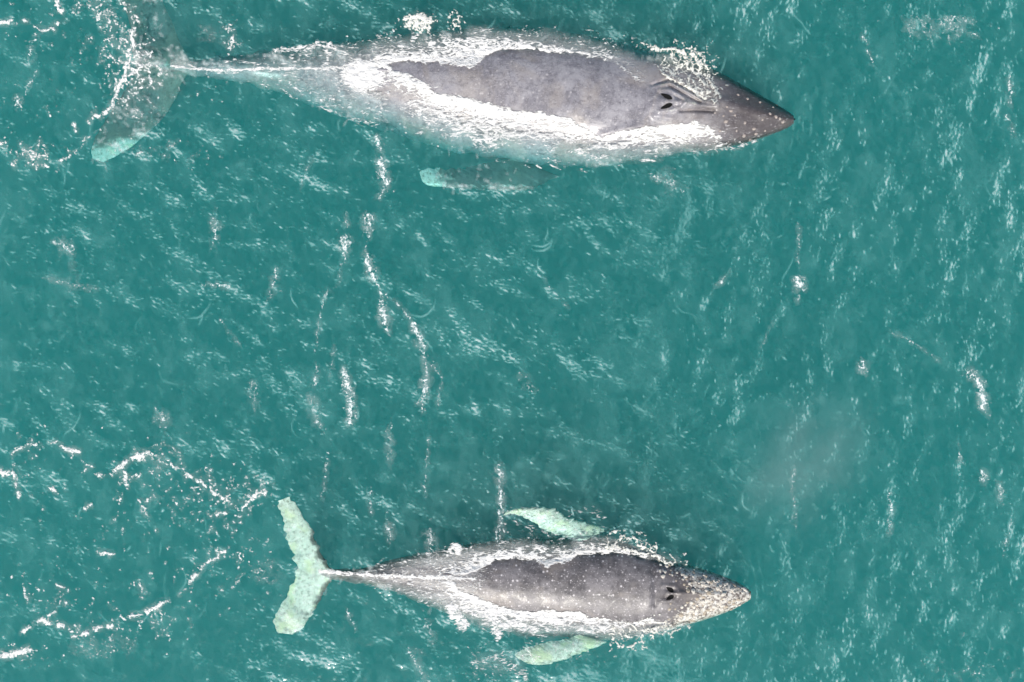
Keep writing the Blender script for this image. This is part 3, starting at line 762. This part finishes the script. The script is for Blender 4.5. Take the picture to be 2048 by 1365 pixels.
for pts, w, v in chains:
    C.line(pts, w * 0.45, v * (0.82 if w >= 5 else 0.95), 5, 0.36 if w >= 5 else 0.26)
    p = np.array(pts, float); ll = np.hypot(*(p[-1] - p[0])); an = math.atan2(*(p[-1] - p[0])[::-1]); bx = p.min(0) - w * 0.8; tx = p.max(0) + w * 0.8
    C.strands(int(6 + ll * w / 16), (bx[0], tx[0], bx[1] - 8, tx[1]), lambda x, y, a=an: a + 0 * x, 0.22, (8, 34), (0.3, 0.75 * v + 0.1), (0.8, 1.7), lambda x, y, p=p, w=w: (poly_dist(x, y, p) < w * 1.1) * 1.0, curl=0.01)
    if w >= 5:
        p = np.array(pts, float); mid = p.mean(0); an = math.atan2(*(p[-1] - p[0])[::-1]); ll = np.hypot(*(p[-1] - p[0]))
        C.specks(mid[0], mid[1], ll * 0.3 + 3, w * 0.7, int(w * 2), (0.4, v), (0.9, 1.6), an)
        C.strands(int(w * 5), (mid[0] - w * 1.5, mid[0] + w * 1.5, mid[1] - ll * 0.5, mid[1] + ll * 0.5), lambda x, y, a=an: a + 0 * x, 0.8, (5, 18), (0.25, 0.6 * v), (0.9, 1.5))
C.specks(1880, 20, 50, 22, 160, (0.3, 0.6), (0.9, 2.0)); C.strands(160, (1800, 1940, 20, 70), lambda x, y: np.radians(50 + 0 * x), 0.6, (8, 40), (0.2, 0.5), (1, 2))
C.specks(1960, 1345, 60, 25, 140, (0.3, 0.6), (0.9, 2.0))

sea_surface_mesh()
C.mesh('glint_foam_flecks', 'broken chains of painted wavelet glints and foam flecks scattered between the two whales', M_FLECK, height=0.03, halo=0.65)

# ---- wake over the big whale's tail
F = Sheet(-40, 520, -60, 360, 13)
for pts, w, v in [([(-10, 44), (27, 42)], 5, 1), ([(50, 38), (68, 52), (92, 60), (112, 57)], 4, 1), ([(117, 6), (120, 26)], 7, 1), ([(113, 42), (116, 48)], 4, 1), ([(237, -10), (250, 22)], 4, 1), ([(262, 32), (284, 44)], 3.5, .9),
                  ([(270, 42), (264, 66), (270, 88), (256, 108), (264, 122), (250, 140), (246, 164), (232, 192), (222, 210), (210, 226), (194, 236), (176, 243)], 5.5, 1.0),
                  ([(258, 138), (290, 138), (303, 152), (298, 168), (280, 174), (256, 176)], 4, .95), ([(312, 126), (322, 142), (316, 158)], 4.5, .95), ([(270, 110), (290, 118), (308, 106)], 4, .9), ([(262, 150), (276, 142)], 4, .9), ([(280, 160), (300, 150)], 3.5, .9), ([(262, 122), (300, 132)], 4, .8),
                  ([(140, 246), (150, 258), (152, 268)], 4.5, .95), ([(166, 284), (176, 276), (188, 262)], 3.5, .8), ([(146, 302), (166, 292)], 3, .8), ([(-10, 296), (14, 284)], 5, 1), ([(84, 336), (92, 328)], 7, 1), ([(56, 310), (90, 334)], 4, .9), ([(118, 326), (140, 308)], 4, .9), ([(96, 214), (98, 232)], 3, .8), ([(192, 40), (210, 26)], 5, 1),
                  ([(160, 8), (186, 18), (214, 30)], 4, .8), ([(215, 80), (232, 68)], 4, .8), ([(205, 100), (216, 86)], 3, .8), ([(330, 300), (365, 280)], 2.5, .7), ([(270, 312), (285, 308)], 4, .8), ([(466, 62), (460, 98)], 4.5, .9)]:
    F.line(pts, w * 0.62, v, 6, 0.36)
F.specks(185, 20, 34, 20, 110, (.7, 1), (1, 3.2)); F.specks(270, 140, 26, 34, 230, (.6, 1), (1, 2.6)); F.specks(240, 60, 18, 40, 90, (.6, 1), (1, 2.6)); F.specks(250, 220, 34, 26, 120, (.5, .9), (.9, 1.9)); F.specks(75, 312, 34, 14, 110, (.6, 1), (1, 2.8))
F.specks(200, 90, 40, 40, 110, (.5, .9), (.9, 2.0)); F.specks(90, 60, 60, 30, 60, (.5, .9), (.9, 2.0)); F.specks(330, 305, 60, 16, 90, (.4, .8), (.9, 1.8)); F.specks(460, 75, 10, 22, 60, (.6, 1), (.9, 2.0)); F.specks(40, 220, 60, 60, 50, (.4, .8), (.8, 1.6)); F.specks(380, 170, 40, 16, 50, (.4, .8), (.8, 1.6))
F.strands(70, (390, 440, 50, 85), lambda x, y: 0 * x, .15, (8, 30), (.15, .4), (.9, 1.6))
F.mesh('foam_wake', 'white foam curling over the sunken dark tail of the larger whale', M_FOAM, cell=2, height=0.05, halo=0.4)

# ---- wake behind the small whale
G = Sheet(-40, 600, 850, 1380, 17)
for pts, w, v in [([(-10, 938), (26, 944), (30, 964)], 7, 1), ([(30, 966), (43, 998)], 4.5, 1), ([(28, 905), (60, 889), (76, 892)], 3.5, .9), ([(92, 886), (114, 884)], 4, .9), ([(126, 891), (154, 905)], 6, 1), ([(165, 918), (188, 936)], 3, .9), ([(170, 930), (170, 944)], 3, .9),
                  ([(190, 948), (214, 953)], 6, 1), ([(222, 953), (246, 930), (276, 914)], 6, 1), ([(274, 915), (300, 902)], 9, 1), ([(246, 944), (256, 968)], 5, .95), ([(256, 958), (280, 946)], 3.5, .8), ([(294, 940), (306, 946)], 3.5, .8), ([(326, 915), (345, 930), (370, 948)], 4, 1), ([(372, 950), (402, 962)], 6, 1),
                  ([(300, 895), (340, 888), (358, 905)], 3, .8), ([(400, 962), (450, 1000), (480, 1022), (500, 1000), (528, 980)], 4.5, .9), ([(432, 1030), (452, 1026)], 4, .9), ([(505, 998), (530, 985)], 6, .95), ([(98, 978), (108, 988)], 5, 1), ([(60, 992), (90, 1012)], 3.5, .85), ([(168, 1018), (180, 1008)], 6, 1),
                  ([(275, 1000), (300, 1030)], 4, .9), ([(195, 1106), (228, 1106)], 4.5, 1), ([(276, 1162), (286, 1198)], 4, 1), ([(298, 1149), (303, 1150)], 4.5, 1), ([(455, 1105), (420, 1120), (400, 1142), (378, 1168)], 5, .95), ([(486, 1142), (468, 1174)], 3, .9), ([(375, 1178), (340, 1202)], 3, .85), ([(336, 1204), (292, 1222)], 6, 1),
                  ([(282, 1225), (240, 1240)], 4.5, .95), ([(228, 1246), (180, 1264), (150, 1276)], 6.5, 1), ([(46, 1268), (64, 1246), (84, 1240)], 5, 1), ([(80, 1238), (110, 1246), (146, 1260)], 6, 1), ([(84, 1238), (110, 1222), (130, 1205)], 3.5, .85), ([(-10, 1312), (24, 1308), (64, 1298)], 7, 1), ([(50, 1180), (52, 1212)], 3.5, .85), ([(116, 1168), (140, 1180)], 4, .9), ([(440, 1230), (462, 1218)], 3.5, .8)]:
    G.line(pts, w * 0.62, v, 6, 0.34)
for a in [(330, 960, 70, 34, 240), (440, 1010, 50, 36, 200), (460, 1080, 40, 40, 120), (250, 1000, 70, 50, 110), (110, 1190, 50, 30, 130), (300, 1245, 34, 18, 170), (400, 1150, 40, 40, 80), (330, 910, 26, 14, 110), (60, 930, 30, 40, 80), (520, 985, 18, 16, 80), (210, 1080, 40, 30, 40), (30, 1310, 40, 14, 90), (240, 1180, 110, 60, 80), (500, 1150, 30, 30, 60), (170, 1260, 80, 12, 80), (480, 960, 30, 20, 60)]:
    G.specks(*a[:4], int(a[4] * 0.75), (.5, 1), (.8, 2.4))
G.strands(110, (130, 260, 1270, 1310), lambda x, y: np.radians(35 + 0 * x), .3, (10, 40), (.2, .45), (1, 1.8)); G.strands(120, (500, 560, 1120, 1170), lambda x, y: 0 * x, .8, (5, 18), (.2, .5), (.9, 1.6))
G.mesh('foam_wake', 'lacy white foam trail on the sea left of the smaller whale', M_FOAM, cell=2, height=0.05, halo=0.4)

# ---- water streaming off the backs
def flank(bd, exposed, side, table, x0, x1, reach, seed, milk=0.30, strands=900):
    """White water along one side of a back: thick beside the dry skin, tearing into threads down the sunken flank.
    table: (x, width of the solid band, strength)."""
    ys = np.interp(np.arange(x0, x1), bd.X, bd.yt if side < 0 else bd.yb); ym = np.array(exposed)[:, 1]
    top, bot = (ys.min() - 25, ym.max()) if side < 0 else (ym.min(), ys.max() + 25)
    s = Sheet(x0 - 20, x1 + 20, top, bot, seed)
    px, py = s.px, s.py
    d = poly_dist(px, py, exposed, True)
    tb = np.array(table, float)
    w = np.interp(px, tb[:, 0], tb[:, 1]); v = np.interp(px, tb[:, 0], tb[:, 2])
    _, ins, t = bd.top(px, py, False)
    mine = (t * side > np.interp(px, bd.cx, bd.ct) * side)
    fade = sstep(x0 - 10, x0 + 40, px) * sstep(x1 + 10, x1 - 40, px)
    e = d + 16 * (fbm(px / 26, py / 18, seed, 4) - 0.5)
    d = d + 7 * (fbm(px / 11, py / 9, seed + 11, 3) - 0.5) + (6 + 22 * sstep(1380, 1420, px)) * (fbm(px / 24, py / 16, seed + 13, 3) - 0.5)
    r = e / np.maximum(w, 1)
    body = v * sstep(-3.5, 1.5, d) * (1.0 - 0.35 * sstep(0.1, 0.8, r) - 0.65 * sstep(0.7, 2.0, r))
    body = body * (0.54 + 0.70 * fbm(px / 46, (py - 0.12 * px) / 7, seed + 17, 4))
    edge = sstep(1.16, 0.86, np.abs(t) + 0.42 * (fbm(px / 30, py / 22, seed + 8, 4) - 0.5))
    rim = v * 0.95 * np.exp(-((d - 2.5) / 3.0) ** 2) * sstep(0.30, 0.55, fbm(px / 30, py / 30, seed + 2, 2))
    tail = v * 0.62 * (1 - sstep(0.2, 1.0, (e - w) / reach)) * sstep(0.33, 0.62, fbm(px / 34, py / 11, seed + 4, 4))
    s.d += np.where(mine & (d > -4), np.maximum(np.maximum(body, rim), tail) * edge * fade, 0).astype(np.float32)
    s.m += np.where(mine & (d > 0), milk * fade * edge * (1 - sstep(0.1, 1.0, (d - w) / (reach * 1.25))) * (0.35 + 0.9 * fbm(px / 40, py / 10, seed + 6, 4)), 0).astype(np.float32)
    def prob(x, y):
        dd = poly_dist(x, y, exposed, True); tt = bd.top(x, y, False)[2]
        ok = (dd > 2) & (tt * side > np.interp(x, bd.cx, bd.ct) * side) & (np.abs(tt) < 1.05)
        return np.where(ok, np.interp(x, tb[:, 0], tb[:, 2]) * np.exp(-np.clip(dd - 10, 0, 999) / reach), 0)
    s.strands(strands, (x0, x1, top, bot), bd.flow, 0.22, (8, 46), (0.35, 0.80), (0.8, 1.8), prob, curl=0.006, seed=seed)
    s.strands(strands, (x0, x1, top, bot), bd.flow, 1.2, (2, 8), (0.4, 0.95), (0.8, 1.7), prob, seed=seed + 1)
    return s

A_DRY = [(768, 128), (800, 122), (850, 125), (900, 127), (935, 134), (960, 127), (976, 106), (1000, 99), (1050, 97), (1110, 103), (1150, 105), (1200, 117), (1240, 134), (1270, 156), (1300, 166), (1345, 158), (1390, 182),
         (1432, 206), (1442, 160), (1500, 176), (1590, 238), (1500, 290), (1470, 300), (1446, 280), (1430, 262), (1418, 246), (1300, 254), (1240, 266), (1206, 276), (1170, 262), (1140, 240), (1080, 228), (1000, 221), (978, 208), (920, 196), (870, 186), (848, 166), (800, 146)]
FA1 = flank(A, A_DRY, -1, [(560, 0, 0), (680, 8, .5), (740, 22, 1), (820, 24, 1), (900, 34, 1), (950, 38, 1.1), (985, 22, 1), (1050, 14, 1), (1120, 10, .95), (1200, 3, .8), (1260, 2, .6), (1300, 3, .3)], 560, 1310, 34, 31, milk=0.28, strands=900)
FA1.specks(830, 78, 40, 9, 120, (.5, .9), (.9, 2.2)); FA1.specks(1080, 66, 60, 6, 110, (.4, .8), (.9, 1.8)); FA1.specks(1190, 85, 60, 8, 80, (.4, .8), (.9, 1.8))
FA1.mesh('foam_wash', 'white water running down the upper flank of the larger whale', M_WASH)
FA2 = flank(A, A_DRY, 1, [(560, 0, 0), (660, 6, .4), (700, 24, .9), (760, 26, 1), (840, 30, 1), (900, 48, 1.1), (980, 44, 1.1), (1050, 30, 1), (1130, 24, 1), (1200, 14, 1), (1260, 14, 1), (1300, 30, 1.0), (1360, 34, 1.0), (1400, 26, .9), (1430, 14, .75), (1460, 8, .6), (1500, 3, .3)], 560, 1500, 62, 37, milk=0.22, strands=3000)
FA2.line([(1436, 301), (1500, 287), (1545, 269), (1578, 250)], 2.2, .75, 3, .38); FA2.specks(1450, 292, 30, 6, 60, (.4, .8), (.8, 1.7), -.2)
q = np.exp(-(((FA2.px - 728) / 46) ** 2 + ((FA2.py - 150) / 34) ** 2) ** 1.5)
FA2.d = np.maximum(FA2.d, 1.25 * q.astype(np.float32))
FA2.mesh('foam_wash', 'broad band of white water along the lower flank of the larger whale', M_WASH)
# threads along the sunken tail stock and keel
FA3 = Sheet(340, 780, 70, 260, 41)
FA3.line([(338, 132), (376, 136), (420, 141), (520, 138), (600, 138), (692, 136)], 2.6, 1.0, 1.0, 0.12); FA3.line([(372, 128), (400, 138), (440, 146), (476, 146)], 2.4, .7, 2, .3); FA3.line([(440, 128), (470, 122), (520, 128)], 2.5, .6, 3, .3)
FA3.line([(545, 104), (600, 98), (640, 86), (668, 98)], 4, .75, 5, .25); FA3.line([(610, 120), (632, 86), (655, 100), (650, 130)], 3.5, .7, 4, .25)
FA3.strands(1700, (400, 760, 80, 250), A.flow, 0.30, (8, 50), (.3, .70), (.8, 1.7), lambda x, y: np.where(A.top(x, y, False)[1], sstep(400, 640, x) * 0.9 + .12, 0), curl=.008)
zz, ins3, t3 = A.top(FA3.px, FA3.py, False)
FA3.m += np.where(ins3, 0.26 * sstep(420, 640, FA3.px) * sstep(780, 700, FA3.px) * fbm(FA3.px / 40, FA3.py / 9, 55, 4) * sstep(1.0, .75, np.abs(t3)), 0).astype(np.float32)
FA3.m += (0.35 * np.exp(-(((FA3.px - 352) / 34) ** 2 + ((FA3.py - 130) / 10) ** 2))).astype(np.float32)
FA3.mesh('foam_threads', 'thin white threads of water over the tail stock of the larger whale', M_WASH, height=0.02)
# froth thrown up at the big whale's head
FA4 = Sheet(1270, 1470, 70, 250, 43)
reg = poly_dist(FA4.px, FA4.py, [(1318, 118), (1345, 104), (1390, 110), (1418, 138), (1436, 190), (1432, 208), (1400, 196), (1360, 172), (1330, 158)], True)
FA4.d += (0.30 * sstep(12, -6, reg + 14 * (fbm(FA4.px / 14, FA4.py / 14, 61, 3) - .5))).astype(np.float32)
for pts, w in [([(1300, 98), (1345, 100), (1385, 112), (1412, 134), (1420, 160), (1440, 196)], 3.4), ([(1330, 150), (1360, 164), (1390, 186), (1432, 206)], 3.2), ([(1345, 108), (1352, 130), (1348, 150)], 2.8), ([(1372, 122), (1384, 140), (1376, 160), (1392, 178)], 2.6), ([(1400, 128), (1396, 150), (1410, 170), (1414, 194)], 2.6), ([(1350, 130), (1376, 138), (1402, 150)], 2.4), ([(1372, 98), (1396, 104), (1410, 124)], 2.4), ([(1316, 130), (1322, 146), (1334, 156)], 2.4), ([(1420, 178), (1440, 176)], 2)]:
    FA4.line(pts, w * 0.85, .9, 5, .32)
FA4.m += (0.20 * sstep(10, -10, reg) * fbm(FA4.px / 12, FA4.py / 12, 66, 3)).astype(np.float32)
FA4.strands(260, (1300, 1445, 100, 215), lambda x, y: np.radians(48 + 0 * x), .5, (5, 24), (.4, .9), (.8, 1.6), lambda x, y: (poly_dist(x, y, [(1318, 112), (1345, 100), (1395, 106), (1422, 136), (1440, 190), (1432, 208), (1400, 196), (1360, 172), (1330, 158)], True) < 0) * 1.0)
FA4.specks(1385, 112, 26, 14, 90, (.5, 1), (.9, 2)); FA4.specks(1300, 88, 34, 7, 60, (.5, .9), (.9, 2)); FA4.specks(1430, 160, 14, 20, 50, (.5, .9), (.9, 1.8))
FA4.mesh('foam_froth', "lacy froth splashing beside the larger whale's nostrils", M_FROTH, height=0.10)
FA5 = Sheet(780, 960, 10, 90, 47)
FA5.specks(838, 44, 15, 9, 240, (.5, 1), (1, 2.4)); FA5.specks(912, 44, 9, 10, 70, (.5, .9), (.9, 2)); FA5.line([(812, 36), (838, 30), (862, 44), (856, 58)], 3.4, .9, 4, .2); FA5.line([(820, 44), (850, 50)], 3, .9, 4, .2)
FA5.m += (0.25 * np.exp(-(((FA5.px - 838) / 22) ** 2 + ((FA5.py - 44) / 14) ** 2))).astype(np.float32)
FA5.mesh('foam_clump', 'small cream clumps of froth floating above the back of the larger whale', M_FROTH, height=0.05)

B_DRY = [(900, 1152), (940, 1148), (962, 1138), (990, 1119), (1035, 1112), (1075, 1119), (1094, 1134), (1118, 1126), (1158, 1109), (1210, 1103), (1262, 1106), (1300, 1118), (1350, 1126), (1420, 1140), (1502, 1186), (1440, 1236), (1350, 1252), (1300, 1240), (1255, 1245), (1200, 1240), (1150, 1226), (1060, 1225), (1000, 1217), (960, 1200), (915, 1180)]
FB1 = flank(B, B_DRY, -1, [(760, 0, 0), (830, 6, .5), (890, 18, .95), (950, 24, 1.05), (1000, 14, 1), (1060, 12, 1), (1095, 14, 1.1), (1140, 10, 1), (1200, 7, .95), (1260, 6, .9), (1310, 4, .6), (1360, 2, .2)], 760, 1380, 26, 51, milk=0.28, strands=900)
FB1.line([(900, 1100), (912, 1092), (920, 1104)], 6, .9, 3, .15)
FB1.mesh('foam_wash', 'white water running along the upper flank of the smaller whale', M_WASH)
FB2 = flank(B, B_DRY, 1, [(740, 0, 0), (800, 6, .5), (860, 12, .8), (905, 22, 1.05), (950, 26, 1.1), (1000, 26, 1.1), (1060, 28, 1.05), (1130, 24, 1), (1200, 14, .95), (1260, 8, .9), (1320, 4, .7), (1380, 2, .3)], 740, 1400, 32, 57, milk=0.36, strands=1500)
FB2.line([(905, 1216), (915, 1238), (930, 1250)], 9, .9, 4, .15); FB2.line([(985, 1256), (1000, 1275)], 7, .8, 5, .2)
FB2.mesh('foam_wash', 'white water running along the lower flank of the smaller whale', M_WASH)
FB3 = Sheet(630, 1000, 1090, 1230, 63)
FB3.line([(640, 1143), (690, 1147), (760, 1152), (860, 1155), (950, 1158)], 3.2, 1.05, .8, .05)
FB3.strands(2600, (690, 960, 1100, 1230), B.flow, .3, (8, 44), (.3, .72), (.8, 1.7), lambda x, y: np.where(B.top(x, y, False)[1], sstep(680, 800, x) * .9, 0), curl=.008)
zz, insb, tb3 = B.top(FB3.px, FB3.py, False)
FB3.m += np.where(insb, 0.55 * sstep(720, 840, FB3.px) * sstep(985, 930, FB3.px) * fbm(FB3.px / 40, FB3.py / 8, 58, 4) * sstep(1.0, .7, np.abs(tb3)), 0).astype(np.float32)
FB3.mesh('foam_threads', 'bright thread of water along the tail stock of the smaller whale', M_WASH, height=0.02)
FB4 = Sheet(1190, 1440, 1060, 1320, 67)
for pts, w in [([(1210, 1100), (1214, 1076), (1226, 1068), (1240, 1064)], 2.6), ([(1226, 1096), (1236, 1078), (1246, 1070)], 2.4), ([(1240, 1090), (1262, 1080), (1290, 1096), (1320, 1112)], 2.4), ([(1270, 1076), (1310, 1096), (1340, 1108), (1356, 1130)], 2.2), ([(1215, 1098), (1260, 1096), (1300, 1112), (1345, 1128)], 3.0),
               ([(1222, 1256), (1226, 1276), (1218, 1294)], 2.6), ([(1240, 1262), (1262, 1280), (1288, 1272)], 2.6), ([(1250, 1250), (1290, 1262), (1330, 1252)], 2.6), ([(1232, 1288), (1256, 1296), (1286, 1280), (1320, 1266)], 2.0), ([(1290, 1258), (1330, 1268), (1372, 1252)], 2.2)]:
    FB4.line(pts, w * 0.85, .9, 6, .34)
FB4.specks(1290, 1092, 46, 12, 150, (.5, 1), (.9, 2), .45); FB4.specks(1270, 1270, 44, 14, 190, (.5, 1), (.9, 2), -.25)
FB4.mesh('foam_froth', 'splashing froth on both sides of the barnacled head of the smaller whale', M_FROTH, height=0.09)
FB5 = Sheet(930, 1240, 1000, 1365, 71)
FB5.strands(260, (1000, 1200, 1012, 1080), lambda x, y: np.radians(20 + 0 * x), .3, (8, 36), (.25, .6), (.8, 1.6)); FB5.strands(150, (930, 1060, 1290, 1360), lambda x, y: np.radians(20 + 0 * x), .5, (8, 36), (.25, .6), (.8, 1.8)); FB5.strands(160, (1040, 1200, 1280, 1330), lambda x, y: np.radians(-12 + 0 * x), .3, (8, 30), (.2, .5), (.8, 1.6))
FB5.line([(950, 1328), (985, 1312), (1020, 1330), (1050, 1345), (1055, 1362)], 5, .5, 4, .2)
FB5.m += (0.3 * np.exp(-(((FB5.px - 1000) / 40) ** 2 + ((FB5.py - 1325) / 20) ** 2)) * fbm(FB5.px / 20, FB5.py / 20, 3, 3)).astype(np.float32)
FB5.mesh('foam_threads', 'wispy water threads over the pale flippers of the smaller whale', M_WASH, height=0.02)

# ---- the breath of a whale drifting over the sea
def mist():
    t = NT('mist')
    tc = t.n('ShaderNodeTexCoord')
    g = t.n('ShaderNodeVectorMath', operation='LENGTH'); t.link(tc.outputs['Object'], g.inputs[0])
    fall = t.ramp(g.outputs['Value'], 0.15, 1.0, 1.0, 0.0)
    nz = t.n('ShaderNodeTexNoise'); t.link(tc.outputs['Object'], nz.inputs['Vector']); nz.inputs['Scale'].default_value = 1.6; nz.inputs['Detail'].default_value = 3
    d = t.math('MULTIPLY', t.math('MULTIPLY', fall, t.ramp(nz.outputs['Fac'], 0.34, 0.68)), 0.25)
    p = t.n('ShaderNodeVolumePrincipled'); p.inputs['Color'].default_value = (0.93, 0.98, 0.96, 1); t.link(d, p.inputs['Density'])
    t.link(p.outputs[0], t.out.inputs['Volume'])
    bpy.ops.mesh.primitive_ico_sphere_add(subdivisions=3, radius=1.0)
    o = bpy.context.object; o.name = 'breath_mist'; o.data.name = 'breath_mist'
    o.location = W(1610, 925, 1.1); o.scale = (2.0, 1.35, 1.0); o.rotation_euler = (0, 0, math.radians(50))
    o.data.materials.append(t.m)
    tag(o, 'faint grey patch of whale breath mist drifting over the sea', 'mist', kind='stuff')
mist()

# ---- droplets and threads of water still on the dry backs
FD = Sheet(760, 1460, 90, 300, 81)
inA = lambda x, y: np.where(poly_dist(x, y, A_DRY, True) < -4, 1.0, 0.0)
FD.strands(900, (770, 1440, 95, 280), A.flow, .5, (1, 5), (.25, .6), (.7, 1.2), lambda x, y: inA(x, y) * sstep(.45, .65, fbm(x / 50, y / 40, 5, 3)) * .7)
FD.strands(160, (770, 1440, 95, 280), A.flow, .25, (10, 40), (.2, .45), (.7, 1.2), inA)
FD.m += np.where(poly_dist(FD.px, FD.py, A_DRY, True) < 0, 0.05 * sstep(.45, .75, fbm(FD.px / 60, FD.py / 20, 15, 4)), 0).astype(np.float32)
FD.mesh('water_droplets', 'fine droplets and threads of water on the back of the larger whale', M_WASH, cell=3, lift=0.006, height=0.004, cat='water')

# ---- chop glints, painted pale, run on over the sunken flanks and fins
def ripple_glints(x0, x1, y0, y1, bd, label, seed):
    R = Sheet(x0, x1, y0, y1, seed)
    cov = whale_cover(R.px, R.py)
    z, ins, t = bd.top(R.px, R.py, False)
    wet = np.where(ins, sstep(0.02, -0.12, z), 1.0) * cov
    ch = CHOP[np.clip(np.round((R.py + MX) / 2).astype(int), 0, CHOP.shape[0] - 1), np.clip(np.round((R.px + MX) / 2).astype(int), 0, CHOP.shape[1] - 1)]
    R.m += (wet * np.clip(ch * 1.5, 0, 0.7)).astype(np.float32)
    R.strands(1500, (x0, x1, y0, y1), lambda x, y: np.radians(100 + 0 * x), .6, (6, 30), (.15, .5), (.8, 1.5), lambda x, y: np.where(whale_cover(x, y) & ~(bd.top(x, y, False)[1] & (bd.top(x, y, False)[0] > -0.1)), 1.0, 0.0), tgt=R.m)
    R.mesh('ripple_glints', label, M_FLECK, lift=0.004, height=0.0, cat='ripple_glints', thr=0.07)
ripple_glints(170, 1470, -60, 390, A, 'small painted ripple glints over the sunken tail and flanks of the larger whale', 91)
ripple_glints(540, 1420, 985, 1340, B, 'small painted ripple glints over the sunken tail and flippers of the smaller whale', 93)
